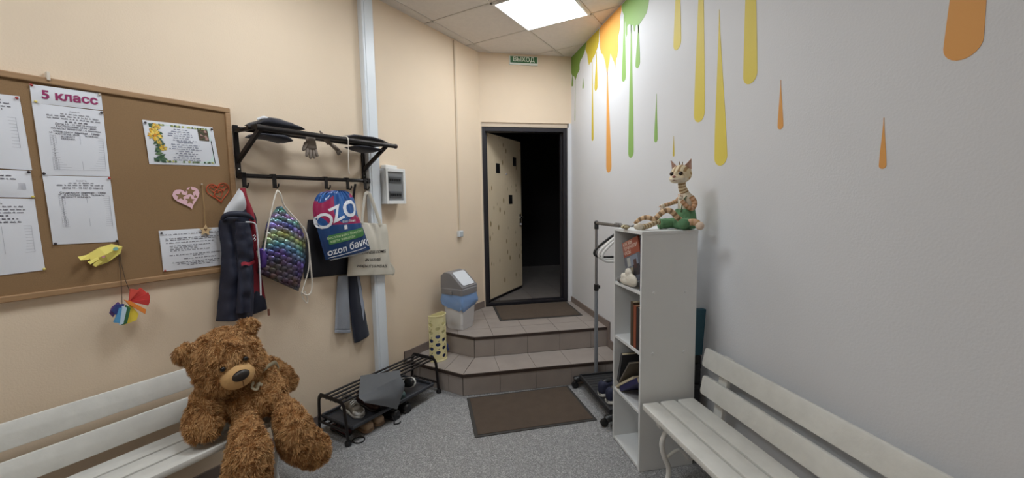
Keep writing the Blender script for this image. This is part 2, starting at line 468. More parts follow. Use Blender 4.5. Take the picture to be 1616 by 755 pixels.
# ---- baseboards
M_BASE = mat('baseboard_tile', (126, 113, 106), .55, var=.05)
M_CAP = mat('baseboard_seam', (214, 196, 172), .7)
mb = MB().box(SREAR, -1.2, -.012, 0, 0, .065).box(-1.2, -.87, -.012, 0, S1, .24).box(-1.2, -1.19, -.0125, 0, 0, .24)
mb.box(-.87, -.002, -.012, 0, S2, .415).box(-.87, -.86, -.0125, 0, S1, .415)
struct('baseboard_left', mb, M_BASE, frame='L')
mb = MB().box(XR-.011, XR, YREAR, 3.055, 0, .07).box(XR-.011, XR, 3.045, 3.388, S1, .245).box(XR-.0115, XR, 3.00, 3.055, 0, .245)
mb.box(XR-.011, XR, 3.35, YB, S2, .405).box(XR-.0115, XR, 3.33, 3.39, S1, .405)
struct('baseboard_right', mb, M_BASE)
struct('baseboard_rear', MB().box(fx.x, XR-.02, YREAR, YREAR+.012, 0, .07), M_BASE)

# ---- door, frame and the dark hall behind
M_FRAME = mat('door_frame_black', (38, 36, 42), .45, metal=.2)
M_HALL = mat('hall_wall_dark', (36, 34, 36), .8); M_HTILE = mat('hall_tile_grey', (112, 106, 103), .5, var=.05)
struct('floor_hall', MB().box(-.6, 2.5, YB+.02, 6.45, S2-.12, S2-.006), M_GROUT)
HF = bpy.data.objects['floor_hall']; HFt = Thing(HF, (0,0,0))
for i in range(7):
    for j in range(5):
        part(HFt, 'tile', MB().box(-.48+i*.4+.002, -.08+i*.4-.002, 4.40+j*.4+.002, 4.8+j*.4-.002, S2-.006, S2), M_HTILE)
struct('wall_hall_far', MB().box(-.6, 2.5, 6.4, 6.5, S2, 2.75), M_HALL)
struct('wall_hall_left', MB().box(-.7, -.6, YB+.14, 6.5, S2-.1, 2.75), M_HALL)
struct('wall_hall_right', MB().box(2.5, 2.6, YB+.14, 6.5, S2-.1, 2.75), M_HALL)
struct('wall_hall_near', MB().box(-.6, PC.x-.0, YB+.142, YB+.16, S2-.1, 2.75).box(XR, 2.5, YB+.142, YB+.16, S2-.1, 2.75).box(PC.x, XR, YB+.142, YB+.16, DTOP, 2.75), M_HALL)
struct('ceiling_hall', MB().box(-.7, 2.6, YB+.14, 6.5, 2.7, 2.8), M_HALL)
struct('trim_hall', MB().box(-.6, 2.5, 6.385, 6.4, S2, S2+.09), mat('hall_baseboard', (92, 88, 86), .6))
D = thing('door_1', 'black framed entrance door standing open, its inner face cream with leaf print', None, (.56, 4.40, S2), kind='structure')
fy0, fy1 = 4.395, 4.50
mb = MB().box(DX0+.012, DX0+.052, fy0, fy1, S2, 2.292).box(1.43, 1.474, fy0, fy1, S2, 2.292).box(DX0+.052, 1.43, fy0, fy1, 2.246, 2.292).box(DX0+.052, 1.43, fy0, fy1, S2, S2+.03)
mb.box(DX0+.05, DX0+.075, fy0+.05, fy1, S2+.03, 2.246).box(1.415, 1.432, fy0+.05, fy1, S2+.03, 2.246)
part(D, 'door_frame', mb, M_FRAME, bevel=.003)
M_REV = mat('door_reveal_plaster', (206, 190, 170), .8)
mb = MB().box(DX0, DX0+.012, 4.372, fy1, S2, DTOP).box(DX0+.012, 1.474, 4.385, fy1, 2.292, DTOP)
part(D, 'reveal', mb, M_REV)
part(D, 'reveal', MB().box(1.474, DX1, 4.372, fy1, S2, 2.292), M_WHITE)
def leaf_print():
    mt, nt, b = nodes_of('door_vinyl_leaf_print')
    tc = nt.nodes.new('ShaderNodeTexCoord'); mp = nt.nodes.new('ShaderNodeMapping')
    nt.links.new(tc.outputs['Object'], mp.inputs[0])
    mp.inputs['Rotation'].default_value = (0, 0, -R(52.8))
    mp2 = nt.nodes.new('ShaderNodeMapping'); mp2.inputs['Rotation'].default_value = (0, R(14), 0); mp2.inputs['Scale'].default_value = (15, 0, 7.)
    nt.links.new(mp.outputs[0], mp2.inputs[0])
    v = nt.nodes.new('ShaderNodeTexVoronoi'); v.inputs['Scale'].default_value = 1.; v.inputs['Randomness'].default_value = .8
    nt.links.new(mp2.outputs[0], v.inputs['Vector'])
    rp = nt.nodes.new('ShaderNodeValToRGB'); e = rp.color_ramp
    e.elements[0].position = .17; e.elements[0].color = (*lin((150, 128, 82)), 1)
    e.elements[1].position = .27; e.elements[1].color = (*lin((222, 205, 176)), 1)
    nt.links.new(v.outputs['Distance'], rp.inputs[0]); nt.links.new(rp.outputs[0], b.inputs['Base Color'])
    b.inputs['Roughness'].default_value = .5
    return mt
h0 = Vector((.582, 4.517, 0)); hd = Vector((math.cos(R(52.8)), math.sin(R(52.8)), 0)); hn = Vector((hd.y, -hd.x, 0))
def leaf(u, z, d=0.): q = h0+hd*u+hn*d; return (q.x, q.y, z)
def leafbox(u0, u1, z0, z1, d0, d1):
    return MB().prism([leaf(u0, z0, d0), leaf(u1, z0, d0), leaf(u1, z1, d0), leaf(u0, z1, d0)], hn*(d1-d0))
lf = part(D, 'door_leaf', leafbox(0, .905, .365, 2.262, -.06, -.004), M_FRAME, bevel=.003)
part(D, 'vinyl_panel', leafbox(.012, .888, .385, 2.252, -.004, .004), leaf_print(), parent=lf)
M_BLK = mat('black_plastic', (26, 26, 28), .4)
for u, z in ((.26, 1.88), (.70, 1.99), (.575, 1.52)):
    part(D, 'cover_plate', leafbox(u-.045, u+.045, z-.055, z+.055, .004, .009), M_BLK, parent=lf)
M_CHROME = mat('chrome', (200, 200, 205), .2, metal=1.)
part(D, 'peephole', MB().ell(leaf(.466, 1.823, .006), (.012,.012,.012)), M_CHROME, parent=lf, smooth=180)
mb = MB().tube([leaf(.845, 1.29, .004), leaf(.845, 1.29, .05), leaf(.75, 1.285, .052)], .009)
part(D, 'handle', mb, M_CHROME, parent=lf, smooth=60)
part(D, 'lock_plate', leafbox(.825, .865, 1.17, 1.33, .004, .008), M_CHROME, parent=lf)
part(D, 'lock_knob', MB().lathe([(.016, 0), (.016, .015), (.012, .02)], leaf(.845, 1.20, .01), 12, 'y'), M_CHROME, parent=lf, smooth=40)

# ---- cable duct, conduit, socket
M_DUCT = mat('duct_white_plastic', (226, 232, 238), .35)
t = thing('cable_duct', 'tall white plastic cable duct running up the beige wall', 'cable duct', l(-1.46, 0, .068), 'L')
part(t, 'duct_body', MB().box(-1.513, -1.409, -.048, -.001, .068, ZC-.002), M_DUCT, bevel=.006)
part(t, 'duct_cover', MB().box(-1.494, -1.428, -.052, -.046, .068, ZC-.002), M_DUCT, bevel=.002)
t = thing('wall_conduit', 'thin beige cable strip running down to a small white socket', 'conduit', l(-.4, 0, 1.22), 'L')
part(t, 'strip', MB().box(-.412, -.388, -.012, -.001, 1.215, ZC-.002), mat('conduit_beige', (214, 196, 172), .6), bevel=.002)
t = thing('wall_socket', 'small white socket box under the thin beige cable strip', 'socket', l(-.4, 0, 1.155), 'L')
part(t, 'housing', MB().box(-.435, -.37, -.032, -.001, 1.155, 1.213), M_DUCT, bevel=.004)
part(t, 'cover', MB().box(-.428, -.377, -.036, -.032, 1.161, 1.207), mat('socket_grey', (190, 196, 200), .5), bevel=.001)

# ---- electrical panel
t = thing('fuse_box', 'white wall-mounted fuse box with grey window over two breaker rows', 'fuse box', l(-1.29, 0, 1.49), 'L')
M_BOX = mat('fuse_box_white', (230, 230, 228), .4)
part(t, 'housing', MB().box(-1.392, -1.19, -.075, -.001, 1.492, 1.768), M_BOX, bevel=.006)
part(t, 'cable_entry', MB().box(-1.36, -1.24, -.055, -.001, 1.768, 1.795), M_BOX, bevel=.004)
mb = MB().box(-1.392, -1.372, -.09, -.075, 1.492, 1.768).box(-1.212, -1.19, -.09, -.075, 1.492, 1.768).box(-1.372, -1.212, -.09, -.075, 1.742, 1.768).box(-1.372, -1.212, -.09, -.075, 1.492, 1.518)
part(t, 'cover_frame', mb, M_BOX, bevel=.002)
M_WIN = mat('fuse_box_smoked_grey', (128, 130, 132), .25)
wi = part(t, 'window', MB().box(-1.372, -1.212, -.080, -.075, 1.518, 1.742), M_WIN)
for z0 in (1.54, 1.655):
    part(t, 'breaker_row', MB().box(-1.355, -1.23, -.084, -.08, z0, z0+.05), mat('breaker_grey', (86, 88, 90), .5), parent=wi)
    for k in range(5):
        part(t, 'breaker_switch', MB().box(-1.35+k*.024, -1.335+k*.024, -.090, -.084, z0+.015, z0+.034), M_BLK, parent=wi)

# ---- exit sign
t = thing('exit_sign', 'green exit sign with white letters above the open door', 'exit sign', (.985, YB, 2.933))
part(t, 'sign_plate', MB().box(.832, 1.137, YB-.018, YB-.001, 2.930, 3.020), mat('exit_white', (225, 230, 222), .5), bevel=.002)
part(t, 'green_field', MB().box(.84, 1.129, YB-.0195, YB-.018, 2.950, 3.014), mat('exit_green', (52, 104, 62), .5))
tm = text_mb('ВЫХОД', .062, .015)
part(t, 'lettering', tm.xf(Matrix.Translation((.985, YB-.0202, 2.983)) @ Matrix.Rotation(R(90), 4, 'X')), mat('exit_letter', (226, 236, 222), .5), recalc=False)

# ================================================================== notice board
M_CORK = mat('cork_board', (144, 114, 80), .85, var=.05, vscale=220, bump=.15, bscale=300)
M_WOODF = mat('board_frame_wood', (164, 130, 94), .55, var=.1, vscale=10, stretch=(1, 12, 12))
B0S, B1S, BZ0, BZ1 = -3.62, -2.418, 1.137, 2.032
t = thing('notice_board', 'large brown cork notice board in a wooden frame', 'notice board', l(-3.0, 0, BZ0), 'L')
part(t, 'cork_panel', MB().box(B0S+.02, B1S-.02, -.013, -.001, BZ0+.02, BZ1-.02), M_CORK)
for a in ((B0S, B1S, BZ1-.026, BZ1), (B0S, B1S, BZ0, BZ0+.026), (B0S, B0S+.026, BZ0+.026, BZ1-.026), (B1S-.026, B1S, BZ0+.026, BZ1-.026)):
    part(t, 'frame_rail', MB().box(a[0], a[1], -.024, -.001, a[2], a[3]), M_WOODF, bevel=.004)
part(t, 'clip', MB().box(-3.096, -3.086, -.03, -.004, 2.02, 2.055), mat('clip_pale', (220, 210, 196), .4), bevel=.002)
M_PAPER = mat('paper_white', (226, 228, 234), .7)
M_INK = mat('ink_grey', (130, 130, 138), .8); M_INKD = mat('ink_dark', (92, 90, 100), .8); M_RULE = mat('ink_rule', (168, 170, 180), .8)
PINS = {'r': mat('pin_red', (176, 62, 56), .4), 'k': mat('pin_dark', (54, 46, 50), .4), 'y': mat('pin_yellow', (226, 206, 110), .4), 'w': mat('pin_pale', (206, 190, 170), .4)}
NB = .0145
class Sheet:
    """a sheet of paper pinned to the board: quad corners in (s,z): tl,tr,br,bl, gently bowed"""
    def __init__(s, name, label, q, bow=.004, group=None, mt=None, cat='paper', lift=(0, 0, 0, 0)):
        s.q = q; s.bow = bow; s.lift = lift
        cs = [sum(p[0] for p in q)/4, min(p[1] for p in q)]
        mb = MB().grid(lambda u, v: s.pt(u, v, 0), 10, 10)
        s.t = single(name, label, cat, mb, mt or M_PAPER, l(cs[0], NB, cs[1]), 'L', group=group, solid=.0006, smooth=60)
    def pt(s, u, v, off):
        tl, tr, br, bl = s.q
        a = lerp(tl, tr, u); b = lerp(bl, br, u); p = lerp(a, b, v)
        k = s.lift; ln = (k[0]*(1-u)+k[1]*u)*(1-v)+(k[3]*(1-u)+k[2]*u)*v
        n = NB+.0008+ln+s.bow*math.sin(math.pi*u)*math.sin(math.pi*v)+s.bow*.6*math.sin(math.pi*v)*(1-u)
        return (p[0], -(n+off), p[1])
    def wh(s):
        tl, tr, br, bl = s.q
        return (Vector(tr)-Vector(tl)).length, (Vector(bl)-Vector(tl)).length
    def print_(s, mb, mt, name='print', off=.0012):
        # mb in page metres: x right, y down
        W, H = s.wh()
        mb.v = [s.pt(x/W, y/H, off+zz) for x, y, zz in mb.v]
        return part(s.t, name, mb, mt, recalc=False)
    def text(s, txt, cx, cy, size, mb, offset=0., align='CENTER'):
        tm = text_mb(txt, size, offset, align)
        tm.v = [(cx+x, cy-y, 0) for x, y, z in tm.v]
        mb.join(tm)
    def pin(s, u, v, c):
        p = s.pt(u, v, .0)
        mb = MB().ell((p[0], p[1]-.005, p[2]), (.0052, .004, .0052), nu=10, nv=6).tube([(p[0], p[1]+.002, p[2]), (p[0], p[1]-.003, p[2])], .0025, 8)
        part(s.t, 'pin', mb, PINS[c], smooth=60)
def words(mb, x0, x1, y, h, rnd=random.Random(3)):
    x = x0
    while x < x1-.004:
        w_ = min(rnd.uniform(.006, .022), x1-x)
        k = int(w_/.0024)
        for i in range(max(k, 1)):
            hh = h*rnd.uniform(.62, 1.)
            a = x+i*.0024
            mb.add([(a, y+h/2, 0), (a+.0017, y+h/2, 0), (a+.0017, y+h/2-hh, 0), (a, y+h/2-hh, 0)], [(0, 1, 2, 3)])
        x += w_+.0035
def rule(mb, x0, x1, y0, y1): mb.add([(x0, y0, 0), (x1, y0, 0), (x1, y1, 0), (x0, y1, 0)], [(0, 1, 2, 3)])
def table(sh, x0, x1, xm, y0, y1, rows, nums=True):
    mb = MB()
    for i in range(rows+1):
        y = y0+(y1-y0)*i/rows; rule(mb, x0, x1, y-.0004, y+.0004)
    for x in (x0, x0+.016, xm, x1): rule(mb, x-.0004, x+.0004, y0, y1)
    sh.print_(mb, M_RULE, 'table_rules')
    if nums:
        mb = MB()
        for i in range(rows): sh.text(str(i+1), x0+.008, y0+(y1-y0)*(i+.5)/rows, .0085, mb, .01)
        sh.print_(mb, M_INK, 'row_numbers')

g = 'sheets pinned to the cork board'
sh = Sheet('title_strip', 'white paper strip reading 5 класс in pink letters', [(-3.143,1.996),(-2.934,2.004),(-2.934,1.931),(-3.143,1.923)], .003, g, cat='paper sign')
mb = MB(); sh.text('5 класс', .112, .037, .047, mb, .035); sh.print_(mb, mat('ink_magenta', (150, 44, 98), .7), 'lettering')
for u, v, c in ((.02, .06, 'r'), (.97, .1, 'w'), (.05, .93, 'y')): sh.pin(u, v, c)

sh = Sheet('form_sheet', 'upper form with table under the pink class title strip', [(-3.143,1.923),(-2.934,1.927),(-2.934,1.640),(-3.138,1.637)], .006, g)
mb = MB(); mi = MB()
sh.text('АНКЕТА', .118, .020, .008, mi)
words(mi, .075, .165, .031, .005); words(mi, .035, .198, .041, .006); words(mi, .035, .200, .051, .006)
words(mb, .085, .155, .063, .007)
sh.text('Дети 10 - 12 лет (5 класс)', .118, .074, .0105, mb, .012)
sh.text('РАСПИСАНИЕ: 19:00 - 20:00', .118, .084, .0095, mb, .012); sh.text('НАЧАЛО ЗАНЯТИЙ - 4 сентября', .118, .094, .0098, mb, .012)
sh.text('Стоимость занятия - 1300р', .118, .106, .011, mb, .015)
sh.text('ФАМИЛИЯ, ИМЯ,', .088, .116, .009, mb, .01); sh.text('ВОЗРАСТ', .088, .126, .009, mb, .01); sh.text('РЕБЕНКА', .088, .135, .009, mb, .01); sh.text('ТЕЛЕФОН', .160, .117, .009, mb, .01); sh.text('№', .04, .112, .009, mb)
sh.print_(mi, M_INK, 'small_print'); sh.print_(mb, M_INKD)
table(sh, .036, .198, .124, .122, .262, 14)
sh.pin(.97, .03, 'k'); sh.pin(.02, .98, 'k')
sh = Sheet('form_sheet', 'lower form with table hanging under the upper form', [(-3.138,1.635),(-2.934,1.638),(-2.930,1.344),(-3.132,1.350)], .006, g)
mb = MB(); mi = MB()
sh.text('АНКЕТА', .110, .020, .008, mi); words(mi, .07, .155, .029, .005); words(mi, .035, .185, .038, .006)
sh.text('Дети 10 - 12 лет (5 класс)', .112, .050, .0105, mb, .012)
sh.text('Стоимость занятия - 1300р', .112, .070, .0112, mb, .015)
sh.text('ФАМИЛИЯ, ИМЯ,', .088, .080, .009, mb, .01); sh.text('ВОЗРАСТ РЕБЕНКА', .088, .089, .009, mb, .01); sh.text('ТЕЛЕФОН', .155, .081, .009, mb, .01); sh.text('№', .04, .078, .009, mb)
sh.print_(mi, M_INK, 'small_print'); sh.print_(mb, M_INKD)
table(sh, .036, .192, .118, .084, .212, 14)
sh.pin(.98, .02, 'r'); sh.pin(.03, .985, 'k'); sh.pin(.975, .985, 'k')

def list_sheet(label, q, rnd, pins, rows):
    sh = Sheet('list_sheet', label, q, .005, g)
    W, H = sh.wh(); mb = MB()
    y = .02
    for i, (a, b, h) in enumerate(rows):
        words(mb, a, b, y, h, rnd); y += h+.006
    sh.print_(mb, M_INKD)
    y0 = y+.004
    table(sh, .02, W-.02, W*.55, y0, min(H-.03, y0+.11), 9, False)
    for p in pins: sh.pin(*p)
rn = random.Random(5)
list_sheet('uppermost form sheet at the left edge of the cork board', [(-3.38,1.935),(-3.173,1.942),(-3.164,1.655),(-3.374,1.660)], rn, [(.96,.03,'r')], [(.04,.16,.005),(.03,.18,.006),(.03,.18,.005),(.06,.16,.006),(.05,.15,.006)])
list_sheet('middle form sheet overlapping others at the left board edge', [(-3.38,1.651),(-3.168,1.652),(-3.167,1.545),(-3.375,1.550)], rn, [(.97,.05,'k'),(.98,.97,'y')], [(.06,.16,.006),(.03,.17,.006)])
list_sheet('lowest form sheet at the left edge, with handwriting lines', [(-3.38,1.546),(-3.167,1.540),(-3.162,1.249),(-3.378,1.243)], rn, [(.985,.985,'y')], [(.05,.13,.006),(.02,.18,.006),(.03,.185,.006),(.04,.18,.006),(.05,.14,.007),(.04,.17,.007),(.06,.17,.007)])

# flower notice
sh = Sheet('flower_notice', 'landscape notice printed with yellow chrysanthemums down its left side', [(-2.80,1.911),(-2.508,1.917),(-2.488,1.714),(-2.790,1.705)], .006, g)
W, H = sh.wh(); rn = random.Random(11)
mb = MB(); mb.color((214, 232, 226)); rule(mb, .020, W-.018, .012, H-.012)
def blob(cx, cy, r, c, n=12, jit=.25, z=.0002):
    mb.color(c); mb.add([(cx, cy, z)]+[(cx+r*math.cos(2*math.pi*k/n)*(1-jit*rn.random()), cy+r*math.sin(2*math.pi*k/n)*(1-jit*rn.random()), z) for k in range(n)], [(0, 1+k, 1+(k+1) % n) for k in range(n)])
def leafp(cx, cy, a, L_, c, z=.0002):
    d = Vector((math.cos(a), math.sin(a))); e = Vector((-d.y, d.x))*L_*.22; p = Vector((cx, cy))
    mb.color(c); mb.add([(*p, z), (*(p+d*L_*.5+e), z), (*(p+d*L_), z), (*(p+d*L_*.5-e), z)], [(0, 1, 2, 3)])
for i in range(46):
    y = rn.uniform(.018, H-.02); leafp(.022+rn.uniform(0, .02), y, rn.uniform(-.9, .9), rn.uniform(.02, .045), rn.choice([(60, 92, 62), (44, 74, 58), (96, 124, 84), (70, 100, 96)]), .0002+i*4e-6)
mb.color((70, 96, 74)); rule(mb, .02, .034, .013, H-.013)
for i in range(60):
    x = rn.uniform(.03, W-.03); y = rn.choice([.015, H-.016]); blob(x, y, .006, rn.choice([(70, 98, 70), (196, 196, 120), (120, 140, 100), (40, 60, 50)]), 8, .4, .0004)
for cx, cy, r in ((.046, .026, .017), (.038, .068, .030), (.03, .042, .013), (.056, .028, .010), (.060, .125, .017), (.05, .10, .012)):
    for k in range(26):
        a = rn.uniform(0, 6.28); rr = r*rn.uniform(.2, .8); c = rn.choice([(236, 196, 58), (226, 170, 44), (244, 216, 110), (200, 176, 90)])
        leafp(cx+math.cos(a)*rr*.4, cy+math.sin(a)*rr*.4, a, r*.75, c, .0007+k*4e-6)
    blob(cx, cy, r*.25, (214, 140, 40), 8, .2, .0009)
mb.color((92, 80, 58)); rule(mb, W-.074, W-.028, .020, .076)
for i in range(14): blob(W-.051+rn.uniform(-.016, .016), .048+rn.uniform(-.022, .022), .008, rn.choice([(120, 92, 70), (66, 72, 50), (176, 140, 130), (84, 60, 50)]), 8, .4, .0006+i*1e-5)
mb.color((50, 62, 58)); rule(mb, W-.022, W-.018, .074, H-.014)
sh.print_(mb, vmat('printed_picture', .6), 'picture')
mb = MB()
for i in range(15):
    if i == 6: sh.text('программа', .152, .092, .012, mb, .015); continue
    y = .030+i*.0108; hw = rn.uniform(.03, .075)
    words(mb, .152-hw+(i > 4)*.004, .152+hw*(.6 if i < 5 else 1), y, .0042, rn)
sh.print_(mb, mat('ink_blue_grey', (70, 78, 110), .8), off=.0022)
sh.pin(.03, .06, 'k'); sh.pin(.975, .05, 'k')

# wide notice
sh = Sheet('wide_notice', 'landscape typed notice pinned at the lower right of the cork board', [(-2.779,1.383),(-2.484,1.384),(-2.49,1.176),(-2.776,1.181)], .005, g)
mb = MB(); rn = random.Random(21)
for x0, x1, y in ((.012,.285,.022),(.022,.27,.042),(.022,.245,.050),(.022,.235,.064),(.035,.22,.080),(.035,.15,.088),(.035,.16,.096),(.035,.21,.104),(.03,.285,.126),(.13,.18,.134),(.09,.24,.148),(.04,.275,.164),(.06,.25,.172),(.10,.22,.180)):
    words(mb, x0, x1, y, .0045, rn)
sh.print_(mb, M_INKD); sh.pin(.03, .06, 'k'); sh.pin(.02, .985, 'r')

# hearts, star, origami, paper charm
def heart2(cx, cz, r, rot=0., n=26):
    out = []
    for k in range(n):
        a = 2*math.pi*k/n
        x = .95*math.sin(a)**3; z = (13*math.cos(a)-5*math.cos(2*a)-2*math.cos(3*a)-math.cos(4*a))/16
        c, s_ = math.cos(rot), math.sin(rot)
        out.append((cx+r*(x*c-z*s_), cz+r*(x*s_+z*c)))
    return out
def star2(cx, cz, r, rot=0., k=.45):
    return [(cx+r*(1 if i % 2 == 0 else k)*math.sin(math.pi*i/5+rot), cz+r*(1 if i % 2 == 0 else k)*math.cos(math.pi*i/5+rot)) for i in range(10)]
t = thing('paper_heart', 'pale pink paper heart with cut-out stars on the board', 'paper heart', l(-2.645, NB, 1.48), 'L')
part(t, 'heart', MB().prism([(s_, -NB-.003, z) for s_, z in heart2(-2.650, 1.548, .062, .25)], (0, -.002, 0)), mat('paper_pink', (236, 192, 202), .7))
for cx, cz, r in ((-2.678,1.552,.024),(-2.636,1.576,.025),(-2.640,1.530,.023),(-2.615,1.55,.011)):
    part(t, 'star_cutout', MB().prism([(s_, -NB-.0052, z) for s_, z in star2(cx, cz, r, .1)], (0, -.0006, 0)), M_CORK)
mb = MB()
hp = heart2(-2.505, 1.577, .058, .15, 30)
mb.tube([(s_, -NB-.003, z) for s_, z in hp], .0022, 6, closed=True)
for k, (cx, cz, r) in enumerate(((-2.528, 1.592, .02), (-2.484, 1.598, .018), (-2.505, 1.562, .021))):
    q = heart2(cx, cz, r, .2*k); mb.tube([(s_, -NB-.003, z) for s_, z in q], .0017, 6, closed=True)
mb.tube([(-2.54,-NB-.003,1.60),(-2.50,-NB-.003,1.58),(-2.46,-NB-.003,1.60)], .0015, 6).tube([(-2.53,-NB-.003,1.56),(-2.505,-NB-.003,1.52)], .0015, 6)
single('cutout_heart', 'orange-red openwork paper heart at the board edge by the coat rack', 'paper heart', mb, mat('paper_orange_red', (206, 84, 50), .7), l(-2.505, NB, 1.52), 'L', smooth=60)
t = thing('hanging_star', 'small wooden star hanging on a string over the typed notice', 'ornament', l(-2.585, NB, 1.35), 'L')
part(t, 'string', MB().tube([l(-2.582,.022,1.614), l(-2.581,.024,1.5), l(-2.584,.024,1.395)], .0015, 6), mat('twine', (170, 138, 92), .8))
M_WOODL = mat('light_wood', (214, 184, 140), .6, var=.08, vscale=20)
st = part(t, 'star', MB().prism([(s_, -.023, z) for s_, z in star2(-2.585, 1.372, .031, .1, .5)], (0, -.005, 0)), M_WOODL, bevel=.001)
part(t, 'heart_mark', MB().prism([(s_, -.0282, z) for s_, z in heart2(-2.586, 1.376, .008)], (0, -.0006, 0)), mat('brown_mark', (112, 80, 52), .7), parent=st)
part(t, 'pin', MB().ell(l(-2.582,.022,1.614), (.005,.005,.005), nu=8, nv=6), PINS['w'], smooth=180)
# yellow folded paper bird/plane
t = thing('origami_plane', 'yellow folded paper rocket pinned below the lower form', 'origami', l(-2.98, NB, 1.235), 'L')
M_YP = mat('paper_yellow', (232, 216, 112), .7)
ax0, ax1 = Vector((-3.045, 1.262)), Vector((-2.921, 1.322)); d = (ax1-ax0).normalized(); e = Vector((-d.y, d.x))
def op(a, b, n): q = ax0+(ax1-ax0)*a+e*b; return (q.x, -n, q.y)
mb = MB()
mb.add([op(1,0,.03), op(.82,.028,.024), op(.5,.036,.026), op(.12,.028,.022), op(.14,.0,.034), op(.5,.0,.042)], [(0,1,2,5),(2,3,4,5)])
mb.add([op(1,0,.03), op(.84,-.024,.03), op(.45,-.036,.028), op(.12,-.032,.024), op(.14,.0,.034), op(.5,.0,.042)], [(0,5,2,1),(2,5,4,3)])
mb.add([op(.2,.026,.024), op(-.06,.038,.035), op(-.08,.022,.05), op(.10,.008,.034)], [(0,1,2,3)])
mb.add([op(.3,.004,.04), op(.02,.006,.05), op(.03,-.008,.055), op(.3,-.006,.042)], [(0,1,2,3)])
mb.add([op(.28,-.008,.042), op(.06,-.014,.055), op(.1,-.028,.05), op(.34,-.022,.034)], [(0,1,2,3)])
part(t, 'folded_body', mb, M_YP, solid=.0008)
part(t, 'flower_mark', MB().prism([op(.42+.06*math.cos(a)*(1 if k % 2 else .5), .007*math.sin(a)*(1 if k % 2 else .5)-.004, .0435) for k, a in enumerate([6.283*i/12 for i in range(12)])], (0, -.0008, 0)), mat('mark_pink', (206, 142, 160), .7))
part(t, 'blue_mark', MB().prism([op(.80+.07*math.cos(6.283*i/12), .008*math.sin(6.283*i/12)+.004, .0385) for i in range(12)], (0, -.0008, 0)), mat('mark_teal', (132, 186, 176), .7))
# rainbow folded paper charm on strings
t = thing('rainbow_paper_charm', 'folded rainbow paper charm hanging on two threads below the board', 'paper charm', l(-2.93, .03, .965), 'L')
mb = MB().tube([l(-2.931,.017,1.350), l(-2.935,.018,1.24), l(-2.938,.028,1.16), l(-2.949,.05,1.055)], .0013, 5).tube([l(-2.931,.017,1.350), l(-2.928,.018,1.24), l(-2.922,.028,1.16), l(-2.916,.05,1.105)], .0013, 5)
part(t, 'threads', mb, mat('thread_dark', (70, 56, 46), .8))
def wedge(c, pts, n0, dn):
    part(t, 'paper_fold', MB().prism([(s_, -n0, z) for s_, z in pts], (0, -dn, 0)), mat('paper_fold_%d' % len(MATS), c, .7), bevel=.001)
fan = []
hub = (-2.928, 1.07)
for k, (c, a0, a1, rr) in enumerate((((214,70,62),20,48,.072),((206,62,58),-4,20,.078),((196,56,54),-28,-4,.076),((222,84,70),48,82,.058))):
    pts = [hub]+[(hub[0]+rr*math.cos(R(a)), hub[1]+rr*math.sin(R(a))) for a in (a0, (a0+a1)/2, a1)]
    wedge(c, pts, .045+.004*k, .010)
wedge((238,140,56), [(-2.945,1.082),(-2.925,1.072),(-2.872,1.020),(-2.876,.998),(-2.93,1.055)], .060, .008)
wedge((236,208,70), [(-2.925,1.056),(-2.898,1.004),(-2.908,.976),(-2.952,.966),(-2.935,1.02)], .052, .010)
wedge((58,112,72), [(-2.940,1.056),(-2.926,1.04),(-2.944,.972),(-2.962,.968),(-2.952,1.02)], .058, .012)
wedge((196,220,236), [(-2.955,1.056),(-2.940,1.045),(-2.958,.975),(-2.972,.972)], .066, .010)
wedge((90,160,208), [(-2.966,1.050),(-2.948,1.046),(-2.966,.980),(-2.988,.988),(-2.975,1.02)], .060, .014)
wedge((52,66,128), [(-2.972,1.066),(-2.945,1.062),(-2.956,1.03),(-2.978,1.02),(-2.99,1.04)], .056, .012)
wedge((98,70,132), [(-2.985,1.055),(-2.962,1.074),(-2.955,1.058),(-2.985,1.01),(-2.995,1.03)], .048, .010)

# ================================================================== coat rack on the wall
M_RACK = mat('rack_black_metal', (44, 40, 40), .4, metal=.5)
t = thing('coat_rack', 'black metal wall coat rack with hat shelf and hooks', 'coat rack', l(-1.95, 0, 1.62), 'L')
for s_ in (-2.392, -1.530):
    br = part(t, 'bracket', MB().box(s_-.013, s_+.013, -.012, -.001, 1.655, 1.948), M_RACK, bevel=.002)
    part(t, 'shelf_arm', MB().box(s_-.009, s_+.009, -.262, -.012, 1.905, 1.925), M_RACK, parent=br, bevel=.002)
    part(t, 'brace', MB().prism([(s_-.009, -.012, 1.735), (s_-.009, -.012, 1.765), (s_-.009, -.250, 1.912), (s_-.009, -.262, 1.890)], (.018, 0, 0)), M_RACK, parent=br, bevel=.002)
    part(t, 'screw', MB().lathe([(.005, 0), (.005, .003)], l(s_, .012, 1.705), 10, 'y'), M_CHROME, parent=br)
    part(t, 'lower_clamp', MB().box(s_-.014, s_+.014, -.062, -.012, 1.648, 1.684), M_RACK, parent=br, bevel=.004)
for n_, z_, r_ in ((.262, 1.908, .0145), (.175, 1.916, .011), (.09, 1.916, .011)):
    bar = part(t, 'shelf_bar', MB().tube([l(-2.415, n_, z_), l(-1.455 if n_ > .2 else -1.518, n_, z_)], r_, 14), M_RACK, smooth=50)
    if n_ > .2: part(t, 'end_cap', MB().lathe([(.0155, 0), (.017, .006), (.016, .018), (.011, .022)], l(-1.458, n_, z_), 14, 'x'), mat('cap_maroon', (58, 38, 36), .4), parent=bar, smooth=50)
part(t, 'hook_bar', MB().tube([l(-2.40, .048, 1.666), l(-1.516, .048, 1.666)], .0125, 14), M_RACK, smooth=50)
HOOKS = [-2.392, -2.224, -1.882, -1.715, -1.565]
